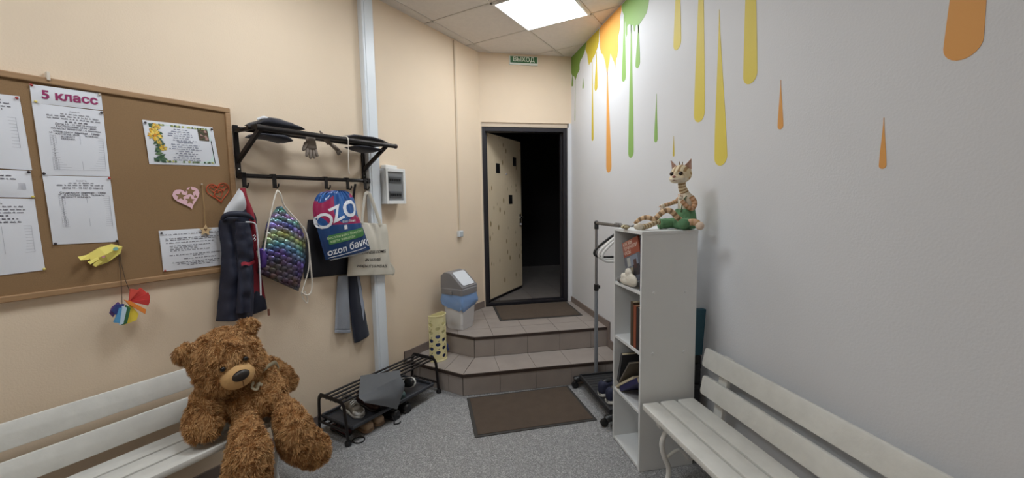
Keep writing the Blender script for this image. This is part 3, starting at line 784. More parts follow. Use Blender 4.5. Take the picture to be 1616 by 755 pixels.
for s_ in HOOKS:
    mb = MB().box(s_-.011, s_+.011, -.062, -.056, 1.60, 1.682).box(s_-.011, s_+.011, -.062, -.03, 1.676, 1.682)
    mb.tube([l(s_, .06, 1.605), l(s_, .085, 1.598), l(s_, .098, 1.612), l(s_, .1, 1.625)], .0045, 8)
    part(t, 'hook', mb, M_RACK, smooth=40)

# ---- soft goods
class Bag:
    """a hanging sack: left and right edge polylines in (s,z) from top to bottom"""
    def __init__(b, L_, R_, n0, bulge, wr=.004, wsc=9., seed=0., pw=.5, tprof=None):
        b.L = smoothpath([(x, z, 0) for x, z in L_], 5); b.R = smoothpath([(x, z, 0) for x, z in R_], 5)
        b.n0 = n0; b.bulge = bulge; b.wr = wr; b.wsc = wsc; b.seed = seed; b.pw = pw; b.tprof = tprof or (lambda t: (math.sin(math.pi*min(max(t, 0), 1)*.94+.06))**.6)
        b.extra = None
    def sz(b, u, t):
        k = t*(len(b.L)-1); i = min(int(k), len(b.L)-2); a = b.L[i].lerp(b.L[i+1], k-i)
        k = t*(len(b.R)-1); i = min(int(k), len(b.R)-2); c = b.R[i].lerp(b.R[i+1], k-i)
        p = a.lerp(c, u); return p.x, p.y
    def front(b, u, t, off=0.):
        s_, z_ = b.sz(u, t)
        n = b.n0+b.bulge*max(math.sin(math.pi*u), 0)**b.pw*b.tprof(t)
        n += b.wr*noise.noise(Vector((s_*b.wsc*2.2+b.seed, b.seed, z_*b.wsc)))*(2*math.sin(math.pi*u)**.3)
        if b.extra: n += b.extra(u, t, s_, z_)
        return (s_, -(n+off), z_)
    def back(b, u, t):
        s_, z_ = b.sz(u, t); return (s_, -(b.n0-.25*b.bulge*max(math.sin(math.pi*u), 0)**.5*b.tprof(t)), z_)
    def mesh(b, nu=24, nv=36, colfn=None):
        mb = MB().grid(lambda u, t: b.front(u, t), nu, nv, colfn)
        k = MB().grid(lambda u, t: b.back(u, t), nu, nv, colfn); k.f = [f[::-1] for f in k.f]
        mb.join(k)
        o = (nu+1)*(nv+1); W_ = nu+1
        for i in range(nu):
            mb.f.append((i, o+i, o+i+1, i+1)); a = nv*W_+i; mb.f.append((a, a+1, o+a+1, o+a))
        for j in range(nv):
            a, c = j*W_, (j+1)*W_; mb.f.append((a, c, o+c, o+a)); a += nu; c += nu; mb.f.append((a, o+a, o+c, c))
        b.samp = np.array([b.front(i/60, j/60) for j in range(61) for i in range(61)])
        return mb
    def nfront(b, S, Z):
        P_ = b.samp; out = []
        for s_, z_ in zip(S, Z):
            d2 = (P_[:, 0]-s_)**2+(P_[:, 2]-z_)**2; k = np.argpartition(d2, 4)[:4]; w_ = 1/(d2[k]+1e-7)
            out.append(float((P_[k, 1]*w_).sum()/w_.sum()))
        return out
    def lay(b, mb, s0, z0, rot=0., off=.0022):
        """lay flat lettering (x,y) onto the front at (s0,z0)"""
        c, si = math.cos(rot), math.sin(rot)
        S = [s0+x*c-y*si for x, y, _ in mb.v]; Z = [z0+x*si+y*c for x, y, _ in mb.v]
        N = b.nfront(S, Z)
        mb.v = [(s_, n-off, z_) for s_, n, z_ in zip(S, N, Z)]
        return mb
def fine(mb, mx=.012):
    """triangulate and subdivide flat print so that it follows a curved surface"""
    bm = bmesh.new(); vs = [bm.verts.new(v) for v in mb.v]
    for f in mb.f:
        try: bm.faces.new([vs[i] for i in f])
        except ValueError: pass
    bmesh.ops.triangulate(bm, faces=bm.faces)
    for it in range(4):
        ed = [e for e in bm.edges if e.calc_length() > mx]
        if not ed: break
        bmesh.ops.subdivide_edges(bm, edges=ed, cuts=1); bmesh.ops.triangulate(bm, faces=[f for f in bm.faces if len(f.verts) > 3])
    bm.verts.index_update()
    o = MB(); o.add([tuple(v.co) for v in bm.verts], [tuple(v.index for v in f.verts) for f in bm.faces]); bm.free()
    o.c = [mb.c[0]]*len(o.v); o.colored = mb.colored
    return o

M_NAVY = mat('jacket_navy', (31, 35, 54), .6, var=.1, vscale=20, bump=.1, bscale=90)
M_REDL = mat('jacket_red_lining', (150, 34, 52), .65); M_WHF = mat('jacket_white_lining', (214, 216, 220), .7)
t = thing('jacket', 'navy jacket with red lining and white zip on the leftmost hook', 'jacket', l(-2.42, .08, .86), 'L')
tp_ = lambda t_: min(1, .35+1.5*t_)
b = Bag([(-2.435,1.475),(-2.522,1.428),(-2.535,1.36),(-2.532,1.25),(-2.55,1.1),(-2.57,.97),(-2.585,.885)], [(-2.385,1.49),(-2.375,1.42),(-2.377,1.30),(-2.378,1.18),(-2.38,1.08),(-2.39,.95),(-2.405,.862)], .052, .068, .010, 7, 1.3, .5, tp_)
b.extra = lambda u, t_, s_, z_: .013*math.sin(u*13+2.5*noise.noise(Vector((u*2, 0, z_*5)))+z_*6)*math.sin(math.pi*u)*min(1, t_*2)+.008*noise.noise(Vector((s_*9, 5, z_*22)))
body = part(t, 'body', b.mesh(44, 60), M_NAVY, smooth=180)
b2 = Bag([(-2.395,1.10),(-2.392,1.02),(-2.392,.94),(-2.392,.862)], [(-2.318,1.12),(-2.312,1.03),(-2.302,.96),(-2.294,.876)], .012, .018, .004, 8, 4.)
fl = part(t, 'far_front', b2.mesh(12, 20), M_NAVY, smooth=180)
b3 = Bag([(-2.39,1.30),(-2.385,1.16),(-2.385,.93)], [(-2.345,1.30),(-2.322,1.12),(-2.305,.945)], .022, .018, .003, 8, 6.)
part(t, 'lining', b3.mesh(10, 20), M_REDL, smooth=180, label='dark red lining')
b4 = Bag([(-2.425,1.597),(-2.42,1.55),(-2.405,1.46),(-2.385,1.36),(-2.37,1.24)], [(-2.395,1.597),(-2.388,1.54),(-2.365,1.46),(-2.352,1.36),(-2.342,1.24)], .075, .022, .003, 8, 9.)
part(t, 'collar_lining', b4.mesh(8, 24), M_REDL, smooth=180)
b5 = Bag([(-2.425,1.592),(-2.455,1.545),(-2.495,1.49),(-2.512,1.448)], [(-2.405,1.592),(-2.40,1.54),(-2.39,1.49),(-2.385,1.45)], .06, .04, .008, 12, 2.)
part(t, 'hood_lining', b5.mesh(12, 16), M_WHF, smooth=180, label='white hood lining')
b6 = Bag([(-2.365,1.475),(-2.362,1.40),(-2.352,1.28)], [(-2.34,1.47),(-2.322,1.42),(-2.335,1.27)], .018, .022, .004, 9, 3.)
part(t, 'far_shoulder', b6.mesh(10, 14), M_NAVY, smooth=180)
part(t, 'hood', MB().tube(smoothpath([l(-2.53,.08,1.425), l(-2.515,.10,1.45), l(-2.47,.125,1.455), l(-2.42,.12,1.445), l(-2.38,.10,1.42)], 5), [.007+.009*math.sin(math.pi*i/20) for i in range(21)], 10), M_NAVY, smooth=180)
b7 = Bag([(-2.485,1.415),(-2.49,1.32),(-2.488,1.18),(-2.505,1.02),(-2.52,.92)], [(-2.415,1.40),(-2.405,1.30),(-2.412,1.18),(-2.43,1.02),(-2.448,.91)], .122, .034, .006, 9, 7., .5, lambda q: .8)
b7.extra = lambda u, t_, s_, z_: .008*noise.noise(Vector((s_*14, 9, z_*26)))+.005*math.sin(z_*60+4*u)*max(0, 1-abs(t_-.45)*4)+.010*math.sin(u*9+z_*14)*t_
sl = part(t, 'sleeve', b7.mesh(24, 60), M_NAVY, smooth=180)
def strip_on(bg, pts, wd, off=.003):
    mb = MB(); q = []
    n = len(pts); S = [p[0] for p in pts]; Z = [p[1] for p in pts]
    for dz in (-wd/2, wd/2):
        N = bg.nfront(S, [z+dz for z in Z]); q.append([(s_, nn-off, z+dz) for s_, nn, z in zip(S, N, Z)])
    mb.add(q[0]+q[1], [(i, i+1, n+i+1, n+i) for i in range(n-1)])
    return mb
part(t, 'sleeve_band', strip_on(b7, [(-2.482+.07*i/8, 1.183+.004*math.sin(i)) for i in range(9)], .018, .014), M_REDL, parent=sl, solid=.0015)
zp = [(-2.439,1.409),(-2.41,1.407),(-2.388,1.398),(-2.379,1.37),(-2.378,1.25),(-2.379,1.1),(-2.384,.99)]
part(t, 'zip', MB().tube([(p[0], -.135+.01*(i > 2), p[1]) for i, p in enumerate(smoothpath([(x, z, 0) for x, z in zp], 5)) ], .0045, 6), M_WHF, smooth=60)
part(t, 'zip_pull', MB().box(-2.316, -2.305, -.06, -.052, .845, .885), mat('pull_brown', (120, 72, 56), .6), bevel=.002)
for dz in (0, .018): part(t, 'logo', MB().tube([l(-2.42,.163,1.332-dz), l(-2.412,.163,1.338-dz), l(-2.408,.163,1.33-dz), l(-2.414,.163,1.322-dz)], .0022, 6), M_WHF)

# holographic drawstring bag
M_ROPE = mat('white_cord', (224, 216, 204), .7)
t = thing('drawstring_bag', 'iridescent quilted drawstring bag on white cords', 'bag', l(-2.2, .1, .95), 'L')
ca, sa = math.cos(R(-29)), math.sin(R(-29))
def scallop(u, t_, s_, z_):
    x = (s_*ca+z_*sa)/.038; y = (-s_*sa+z_*ca)/.030
    r_ = math.floor(y); fx_ = (x+(r_ % 2)*.5) % 1.-.5; fy = y-r_
    d = min(1, math.hypot(fx_, (fy-.6)*.85)/.53)
    return .009*math.sqrt(max(0, 1-d*d))
b = Bag([(-2.225,1.488),(-2.262,1.44),(-2.292,1.39),(-2.318,1.29),(-2.345,1.20),(-2.362,1.11)], [(-2.205,1.492),(-2.15,1.43),(-2.095,1.375),(-2.062,1.25),(-2.078,1.12),(-2.13,.958)], .066, .050, .006, 6, 3.3, .55, lambda q: math.sin(math.pi*min(1, .12+q*.78))**.6)
b.extra = scallop
bands = [(96,100,160),(112,158,158),(182,156,206),(126,178,166),(124,112,184),(160,172,116),(100,140,166),(100,92,148),(104,90,100),(92,80,86)]
def holo(u, t_):
    k = min(t_*.999+.05*math.sin(5*u), .999)*(len(bands)-1); k = max(k, 0); i = int(k); c = lerp(bands[i], bands[min(i+1, 9)], k-i)
    s_, z_ = b.sz(u, t_); x = (s_*ca+z_*sa)/.038; y = (-s_*sa+z_*ca)/.030; r_ = math.floor(y); cx_ = math.floor(x+(r_ % 2)*.5)
    q = noise.noise(Vector((cx_*3.7+.3, r_*5.3+.1, 2.2))); w_ = 1.02+.5*q
    fx_ = (x+(r_ % 2)*.5) % 1.-.5; fy = y-r_
    if math.hypot(fx_, (fy-.6)*.85) > .47: w_ *= .72
    return tuple(min(255, max(0, x*w_+22*noise.noise(Vector((s_*20, j*7, z_*20))))) for j, x in enumerate(c))
part(t, 'quilted_sack', b.mesh(110, 140, holo), vmat('iridescent_foil', .3, metal=.7), smooth=180)
part(t, 'cord', MB().tube(smoothpath([l(-2.224,.085,1.587), l(-2.25,.10,1.55), l(-2.29,.10,1.42), l(-2.32,.10,1.30), l(-2.335,.10,1.24), l(-2.352,.09,1.18)], 5), .0045, 6), M_ROPE, smooth=60)
part(t, 'cord', MB().tube(smoothpath([l(-2.224,.085,1.587), l(-2.215,.10,1.56), l(-2.19,.09,1.49), l(-2.10,.09,1.38), l(-2.066,.10,1.30), l(-2.055,.10,1.12), l(-2.054,.10,.99), l(-2.07,.10,.935), l(-2.10,.10,.93), l(-2.128,.10,.955)], 5), .0045, 6), M_ROPE, smooth=60)
part(t, 'cord', MB().tube(smoothpath([l(-2.08,.095,1.36), l(-2.056,.09,1.25), l(-2.062,.09,1.10), l(-2.11,.09,.97), l(-2.12,.09,.93), l(-2.092,.09,.875), l(-2.085,.09,.90), l(-2.10,.09,.95)], 5), .0035, 6), M_ROPE, smooth=60)
part(t, 'side_pocket', Bag([(-2.352,1.255),(-2.362,1.2),(-2.362,1.14)], [(-2.33,1.25),(-2.315,1.2),(-2.325,1.14)], .09, .02, .004, 20, 2.).mesh(8, 10), mat('purple_foil', (96, 70, 150), .3, metal=.7), smooth=180)

# black bag behind
t = thing('black_bag', 'plain black cloth bag hanging behind the blue plastic bag', 'bag', l(-1.87, .04, 1.0), 'L')
b = Bag([(-2.0,1.40),(-2.02,1.28),(-2.04,1.14),(-2.052,1.018)], [(-1.705,1.40),(-1.70,1.28),(-1.71,1.12),(-1.722,.998)], .014, .032, .006, 7, 5., .4)
part(t, 'sack', b.mesh(16, 24), mat('black_cloth', (26, 26, 34), .75, bump=.1), smooth=180)
for s0, s1 in ((-1.720, -1.695), (-1.655, -1.633)):
    pp = [(-1.735 if s0 < -1.7 else -1.645, .052 if s0 > -1.7 else .040, 1.590 if s0 < -1.7 else 1.640), (s0-.005, .045, 1.55), (s0+.01, .03, 1.46), (s0+.0, .024, 1.38)]
    part(t, 'strap', MB().tube(smoothpath([l(*p) for p in pp], 5), .013, 8, flat=(1, .25)), mat('black_cloth', (26, 26, 34)), smooth=60)

# blue plastic bag
t = thing('plastic_bag', 'blue and magenta plastic drawstring bag with big white lettering, on a middle hook', 'plastic bag', l(-1.83, .1, 1.13), 'L')
b = Bag([(-1.925,1.586),(-1.99,1.565),(-2.030,1.50),(-2.033,1.43),(-2.012,1.34),(-1.990,1.24),(-1.968,1.136)], [(-1.845,1.588),(-1.775,1.582),(-1.728,1.53),(-1.705,1.42),(-1.672,1.345),(-1.640,1.255),(-1.606,1.170)], .126, .060, .006, 8, 8.2, .42, lambda q: math.sin(math.pi*min(1, .1+q*.72))**.7)
def pleat(u, t_, s_, z_):
    k = max(0, 1-t_*2.0); return .012*k*math.sin(u*46+3*math.sin(u*9))+.004*math.sin(u*23+t_*6)*(1-t_)
b.extra = pleat
BLU = (34, 84, 150); MAG = (164, 38, 88); DB = (22, 56, 104)
def ozc(u, t_):
    k = noise.noise(Vector((u*2.6+t_*3.2, 1.7, t_*2.8-u*1.6)))+.12*math.sin(u*9-t_*10)
    if t_ > .62: return lerp((30, 74, 132), DB, min(1, (t_-.62)*4))
    c = MAG if k > .10 else ((52, 108, 178) if k < -.22 else BLU)
    if t_ < .16 and (u < .3 or u > .75): c = lerp(c, (150, 150, 200), .55)
    return c
part(t, 'sack', b.mesh(60, 70, ozc), vmat('glossy_film', .25, coat=.4), smooth=180)
M_PW = mat('print_white', (236, 238, 244), .4)
def on(bg, txt, s0, z0, size, rot, mt, offset=0., name='lettering', align='CENTER', **k):
    tm = fine(text_mb(txt, size, offset, align, **k), .014); part(t, name, bg.lay(tm, s0, z0, rot), mt, recalc=False)
on(b, 'O', -1.985, 1.388, .135, R(22), M_PW, .02); on(b, 'Z', -1.905, 1.432, .135, R(22), M_PW, .02); on(b, 'O', -1.797, 1.462, .150, R(24), M_PW, .03)
on(b, 'ваш банк', -1.815, 1.385, .024, R(2), M_PW)
on(b, 'ozon банк', -1.815, 1.208, .068, R(9.5), M_PW, .012)
gm = MB(); gw, gh = .285, .062
rr = [(x*(gw/2-.01)+.01*math.cos(a+o), y*(gh/2-.01)+.01*math.sin(a+o)) for (x, y, o) in ((1,1,0),(-1,1,R(90)),(-1,-1,R(180)),(1,-1,R(270))) for a in (0, R(45), R(90))]
gm.add([(x, y, 0) for x, y in rr], [tuple(range(len(rr)))])
part(t, 'green_label', b.lay(fine(gm, .02), -1.822, 1.286, R(8), .0018), mat('print_green', (70, 128, 72), .5), recalc=False)
on(b, 'бесплатная с бонусами', -1.832, 1.297, .0245, R(8), mat('print_pale', (206, 226, 180), .5), .006)
on(b, 'карта навсегда', -1.862, 1.268, .0245, R(8), MATS['print_pale'], .006)
sm = MB(); sm.add([(-.012,-.014,0),(.012,-.014,0),(.012,.014,0),(-.012,.014,0)], [(0,1,2,3)])
part(t, 'tag_print', b.lay(sm, -1.842, 1.345, R(8)), M_PW, recalc=False)
sm = MB(); q = [(.018*math.cos(6.283*i/24)*(1.1), .024*math.sin(6.283*i/24), 0) for i in range(24)]; q2 = [(x*.75, y*.75, 0) for x, y, _ in q]
sm.add(q+q2, [(i, (i+1) % 24, 24+(i+1) % 24, 24+i) for i in range(24)]); part(t, 'round_mark', b.lay(sm, -1.642, 1.222, 0), M_PW, recalc=False)
sm = MB(); sm.add([(-.15,0,0),(.14,0,0),(.14,.004,0),(-.15,.004,0)], [(0,1,2,3)]); part(t, 'underline', b.lay(fine(sm, .03), -1.81, 1.168, R(8)), M_PW, recalc=False)
part(t, 'bottom_fold', Bag([(-1.955,1.145),(-1.945,1.135),(-1.93,1.128)], [(-1.612,1.178),(-1.612,1.168),(-1.63,1.150)], .130, .03, .004, 12, 2.).mesh(16, 6), mat('film_pale', (196, 200, 208), .4), smooth=180)
part(t, 'drawstring', MB().tube(smoothpath([l(-1.882,.106,1.590), l(-1.905,.12,1.582), l(-1.95,.135,1.565)], 4), .003, 6).tube(smoothpath([l(-1.882,.106,1.590), l(-1.862,.12,1.58), l(-1.83,.135,1.55)], 4), .003, 6), mat('film_pale', (196, 200, 208)), smooth=60)

# tote bag
t = thing('tote_bag', 'off-white cotton tote bag with black hand lettering on the rightmost hook', 'tote bag', l(-1.55, .08, .94), 'L')
M_TOTE = mat('tote_cotton', (208, 202, 188), .85, bump=.15, bscale=180)
b = Bag([(-1.668,1.368),(-1.672,1.29),(-1.70,1.20),(-1.745,1.12),(-1.768,.992)], [(-1.392,1.338),(-1.380,1.26),(-1.378,1.12),(-1.365,1.02),(-1.342,.935)],  .068, .030, .005, 7, 12.1, .4, lambda q: math.sin(math.pi*min(1, .1+q*.75))**.6)
def vfold(u, t_, s_, z_):
    d = abs(u-(.40+.35*t_)) ; return -.014*math.exp(-(d/.07)**2)*max(0, 1-1.5*t_)+.006*math.exp(-(abs(u-(.52+.3*t_))/.05)**2)*max(0, 1-1.5*t_)
b.extra = vfold
part(t, 'sack', b.mesh(40, 44), M_TOTE, smooth=180)
M_INKB = mat('ink_black', (30, 28, 28), .8)
on(b, 'HAPPINESS COMES', -1.562, 1.139, .031, R(-3.5), M_INKB, .011, shear=.2)
on(b, 'IN WAVES', -1.558, 1.082, .032, R(-5), M_INKB, .011, shear=.2)
on(b, "WHEN IT'S SUNDAZE", -1.560, 1.034, .029, R(-8), M_INKB, .011, shear=.2)
for pts in ([(-1.567,.084,1.576),(-1.588,.088,1.57),(-1.602,.085,1.52),(-1.632,.085,1.36)], [(-1.567,.084,1.576),(-1.552,.088,1.56),(-1.51,.088,1.46),(-1.465,.088,1.335)]):
    part(t, 'handle', MB().tube(smoothpath([l(*p) for p in pts], 6), .013, 8, flat=(.22, 1)), M_TOTE, smooth=60)
part(t, 'corner_tuft', Bag([(-1.372,1.03),(-1.36,.98),(-1.362,.93)], [(-1.36,1.025),(-1.334,.965),(-1.345,.93)], .07, .02, .003, 20, 1.).mesh(8, 8), M_TOTE, smooth=180)

# trousers
t = thing('track_trousers', 'grey and navy trousers hanging behind the tote bag', 'trousers', l(-1.7, .03, .48), 'L')
b = Bag([(-1.80,.994),(-1.81,.95),(-1.83,.80),(-1.850,.62)], [(-1.725,.990),(-1.728,.95),(-1.728,.80),(-1.727,.585)], .014, .032, .004, 9, 2., .4, lambda q: 1)
part(t, 'grey_leg', b.mesh(12, 26), mat('grey_jersey', (142, 146, 154), .85, bump=.15, bscale=200), smooth=180)
part(t, 'grey_hem', Bag([(-1.852,.622),(-1.853,.61),(-1.853,.60)], [(-1.727,.588),(-1.727,.578),(-1.727,.568)], .016, .034, .001, 9, 2., .4, lambda q: 1).mesh(10, 4), mat('grey_jersey', (142, 146, 154)), smooth=180)
b = Bag([(-1.733,.990),(-1.728,.92),(-1.72,.75),(-1.71,.60),(-1.698,.476)], [(-1.632,.990),(-1.618,.92),(-1.602,.76),(-1.583,.62),(-1.563,.508)], .016, .030, .004, 9, 6., .4, lambda q: 1)
part(t, 'navy_leg', b.mesh(14, 30), mat('navy_jersey', (26, 30, 46), .75, sheen=.2), smooth=180)
sm = MB(); sm.add([(-1.668,.97,0),(-1.645,.97,0),(-1.607,.735,0),(-1.631,.63,0)], [(0,1,2,3)]); part(t, 'side_stripe', b.lay(fine(sm, .03), 0, 0), mat('stripe_grey', (150, 156, 170), .8), recalc=False)

# things lying on the hat shelf
M_DARKC = mat('dark_felt', (30, 30, 42), .85, sheen=.2, bump=.2, bscale=80)
def lump(name, label, cat, pts_c, mt, n0, n1):
    """a flattened folded cloth: top profile list of (s, z_top, z_bot)"""
    rings = []
    for s_, zt, zb in pts_c:
        r_ = []
        for k in range(16):
            a = 2*math.pi*k/16; nn = (n0+n1)/2+(n1-n0)/2*math.copysign(abs(math.cos(a))**.6, math.cos(a))
            zz = (zt+zb)/2+(zt-zb)/2*math.copysign(abs(math.sin(a))**.7, math.sin(a))
            j = .008*noise.noise(Vector((s_*22, nn*22, zz*22)))
            r_.append((s_, -nn-j, zz+j*1.2))
        rings.append(r_)
    return rings
t = thing('knitted_hat', 'dark folded knitted cap with white trim on the shelf at left', 'cap', l(-2.26, .15, 1.93), 'L')
part(t, 'crown', MB().loft(lump('', '', '', [(-2.37,1.944,1.936),(-2.35,1.962,1.936),(-2.31,1.978,1.936),(-2.25,1.978,1.936),(-2.19,1.972,1.936),(-2.14,1.952,1.936),(-2.12,1.942,1.936)], None, .06, .23)), M_DARKC, smooth=180)
part(t, 'flap', MB().loft(lump('', '', '', [(-2.375,1.888,1.876),(-2.35,1.892,1.872),(-2.30,1.894,1.868),(-2.23,1.892,1.862),(-2.20,1.884,1.860),(-2.19,1.878,1.864)], None, .07, .22)), M_DARKC, smooth=180)
part(t, 'white_trim', MB().tube(smoothpath([l(-2.372,.2,1.958), l(-2.345,.21,1.973), l(-2.32,.2,1.974)], 4), .008, 8), M_WHF, smooth=60)
part(t, 'white_trim', MB().tube(smoothpath([l(-2.22,.12,1.978), l(-2.18,.13,1.968), l(-2.14,.14,1.95)], 4), .006, 8), M_WHF, smooth=60)
t = thing('dark_hat', 'dark folded hat on the shelf at the right end', 'hat', l(-1.63, .15, 1.93), 'L')
part(t, 'crown', MB().loft(lump('', '', '', [(-1.81,1.944,1.936),(-1.77,1.958,1.936),(-1.70,1.964,1.936),(-1.62,1.961,1.936),(-1.55,1.952,1.936),(-1.48,1.942,1.936)], None, .06, .235)), M_DARKC, smooth=180)
part(t, 'brim', MB().loft(lump('', '', '', [(-1.74,1.886,1.878),(-1.69,1.892,1.866),(-1.64,1.890,1.858),(-1.59,1.890,1.858),(-1.56,1.886,1.862),(-1.548,1.882,1.87)], None, .07, .235)), M_DARKC, smooth=180)
M_GLOVE = mat('glove_grey', (128, 116, 106), .85, bump=.2, bscale=150)
def glove(label, s0, n0, z0, spread, tilt):
    tt = thing('glove', label, 'glove', l(s0, n0, z0-.1), 'L', group='gloves tucked over the coat rack shelf')
    mb = MB()
    rings = []
    for k, (dz, w_) in enumerate(((.055, .03), (.03, .031), (0, .033), (-.02, .036), (-.045, .037))):
        rings.append([(s0+w_*math.cos(a)+tilt*(-dz), -n0-.010*math.sin(a), z0+dz) for a in [6.283*i/14 for i in range(14)]])
    mb.loft(rings); palm = part(tt, 'palm', mb, M_GLOVE, smooth=180)
    for i, (dx, ln, an) in enumerate(((-.026, .048, -.18), (-.009, .058, -.05), (.009, .055, .05), (.026, .042, .14))):
        c = (s0+dx+tilt*.04, -n0, z0-.04)
        e = (s0+dx+an*ln*spread+tilt*(.04+ln), -n0-.006, z0-.04-ln)
        part(tt, 'finger', MB().tube([c, lerp(c, e, .5), lerp(c, e, .9), e], [.0095, .0092, .0085, .004], 8), M_GLOVE, smooth=180)
    c = (s0-.03, -n0, z0-.005); e = (s0-.058, -n0-.008, z0-.055)
    part(tt, 'thumb', MB().tube([c, lerp(c, e, .5), lerp(c, e, .9), e], [.011, .0105, .009, .004], 8), M_GLOVE, smooth=180)
glove('grey glove with fingers hanging under the shelf bar', -2.085, .225, 1.868, 1.2, 0)
tt = thing('glove', 'grey glove wedged through the shelf bars at the middle', 'glove', l(-1.87, .15, 1.83), 'L', group='gloves tucked over the coat rack shelf')
part(tt, 'cuff', MB().tube([l(-1.955,.13,1.962), l(-1.935,.13,1.935), l(-1.90,.14,1.888)], [.006, .018, .022], 10, flat=(1, .5)), M_GLOVE, smooth=180)
part(tt, 'palm', MB().tube([l(-1.90,.14,1.892), l(-1.875,.15,1.872), l(-1.85,.155,1.85)], [.022, .03, .03], 10, flat=(1, .4)), M_GLOVE, smooth=180)
for q in ((-1.838,1.824), (-1.828,1.838), (-1.85,1.818)):
    part(tt, 'finger', MB().tube([l(-1.868,.155,1.868), l((-1.868+q[0])/2,.158,(1.868+q[1])/2), l(q[0],.158,q[1])], [.009,.009,.005], 8), M_GLOVE, smooth=180)
single('white_lace', 'thin white lace looped over the shelf bar, hanging down', 'lace', MB().tube(smoothpath([l(-1.862,.20,1.931), l(-1.864,.262,1.9265), l(-1.865,.281,1.908), l(-1.866,.280,1.86), l(-1.870,.278,1.72), l(-1.862,.276,1.69)], 5), .0032, 6), M_ROPE, l(-1.866, .278, 1.69), 'L', smooth=60)

# ================================================================== floor mats
M_MAT = mat('doormat_brown', (92, 78, 66), .95, var=.08, vscale=12, bump=.6, bscale=500)
M_MATE = mat('doormat_edge_rubber', (60, 57, 54), .7)
def doormat(label, q, z):
    c = (sum(p[0] for p in q)/4, sum(p[1] for p in q)/4)
    t = thing('doormat', label, 'doormat', (c[0], c[1], z), group='brown doormats')
    part(t, 'rubber_edge', MB().prism([(x, y, z+.0005) for x, y in q], (0, 0, .005)), M_MATE, bevel=.002)
    inn = [tuple(Vector(p)+(Vector(c)-Vector(p))*Vector((.055, .075))) for p in q]
    part(t, 'carpet_field', MB().prism([(x, y, z+.0055) for x, y in inn], (0, 0, .003)), M_MAT, bevel=.001)
doormat('brown rectangular doormat on the floor in front of the steps', [(.198,3.008),(.206,2.47),(1.045,2.50),(1.016,3.035)], 0)
doormat('brown doormat on the upper landing at the door threshold', [(.60,4.368),(.59,3.80),(1.428,3.79),(1.448,4.36)], S2)

# ================================================================== benches
def bench_paint():
    return mat('bench_white_paint', (220, 219, 213), .5, var=.05, vscale=14, bump=.12, bscale=40, stretch=(1, 1, 1))
M_BENCH = bench_paint()
def rrect(x0, x1, y0, y1, r, n=4):
    out = []
    for cx, cy, a0 in ((x1-r, y1-r, 0), (x0+r, y1-r, 90), (x0+r, y0+r, 180), (x1-r, y0+r, 270)):
        for k in range(n+1): a = R(a0+90*k/n); out.append((cx+r*math.cos(a), cy+r*math.sin(a)))
    return out
def bench(label, T, base, frame, length, group):
    """T maps (u along, n out of the wall, z) to frame coordinates"""
    t = thing('bench', label, 'bench', base, frame, group=group)
    for n0, n1 in ((.378, .470), (.276, .366), (.166, .264)):
        part(t, 'seat_slat', MB().prism([T(x, y, .391) for x, y in rrect(0, length, n0, n1, .012)], (0, 0, .029)), M_BENCH, bevel=.004, smooth=30)
    for (n0, z0, n1, z1, du) in ((.140, .452, .122, .552, .012), (.115, .592, .094, .692, -.012)):
        # back slats lean towards the wall
        dn, dz = n1-n0, z1-z0; h = math.hypot(dn, dz)
        pts = rrect(du, length-du, 0, h, .018)
        p3 = [T(x, n0+dn*y/h, z0+dz*y/h) for x, y in pts]
        k = Vector(T(0, 1, 0))-Vector(T(0, 0, 0))
        off = (k*(-.022*dz/h))+Vector((0, 0, .022*dn/h))
        part(t, 'back_slat', MB().prism(p3, off), M_BENCH, bevel=.004, smooth=30)
    M_IRON = mat('bench_iron_white', (226, 225, 220), .45)
    for u in (.125, length-.125):
        k = Vector(T(0, 1, 0))-Vector(T(0, 0, 0))
        e = Vector(T(1, 0, 0))-Vector(T(0, 0, 0))
        def P3(n, z, du=0.): return Vector(T(u+du, n, z))
        part(t, 'back_strut', MB().prism([P3(.118, .36, -.03), P3(.118, .36, .03), P3(.072, .68, .03), P3(.072, .68, -.03)], -k*.024), M_BENCH, bevel=.003)
        part(t, 'seat_bearer', MB().prism([P3(.145, .352, -.018), P3(.445, .352, -.018), P3(.455, .3905, -.018), P3(.135, .3905, -.018)], e*.036), M_BENCH, bevel=.003)
        fl = smoothpath([P3(.40, .375), P3(.405, .33), P3(.425, .27), P3(.412, .20), P3(.385, .13), P3(.39, .07), P3(.425, .03), P3(.445, .0135)], 6)
        part(t, 'front_leg', MB().tube(fl, [.013]*len(fl), 10, flat=(1, 1)), M_IRON, smooth=60)
        bl = smoothpath([P3(.12, .375), P3(.115, .30), P3(.135, .20), P3(.12, .10), P3(.085, .03), P3(.075, .0135)], 6)
        part(t, 'back_leg', MB().tube(bl, .013, 10), M_IRON, smooth=60)
        st_ = smoothpath([P3(.408, .18), P3(.33, .22), P3(.26, .16), P3(.19, .22), P3(.13, .19)], 6)
        part(t, 'scroll_stretcher', MB().tube(st_, .008, 8), M_IRON, smooth=60)
bench('white slatted wooden bench along the white wall at right', lambda u, n, z: (XR-n, 1.905-u, z), (XR-.3, 1.2, 0), 'W', 1.5, 'white slatted benches')
bench('white slatted wooden bench under the notice board, bearing the bear', lambda u, n, z: l(-2.385-u, n, z), l(-3.1, .3, 0), 'L', 1.5, 'white slatted benches')

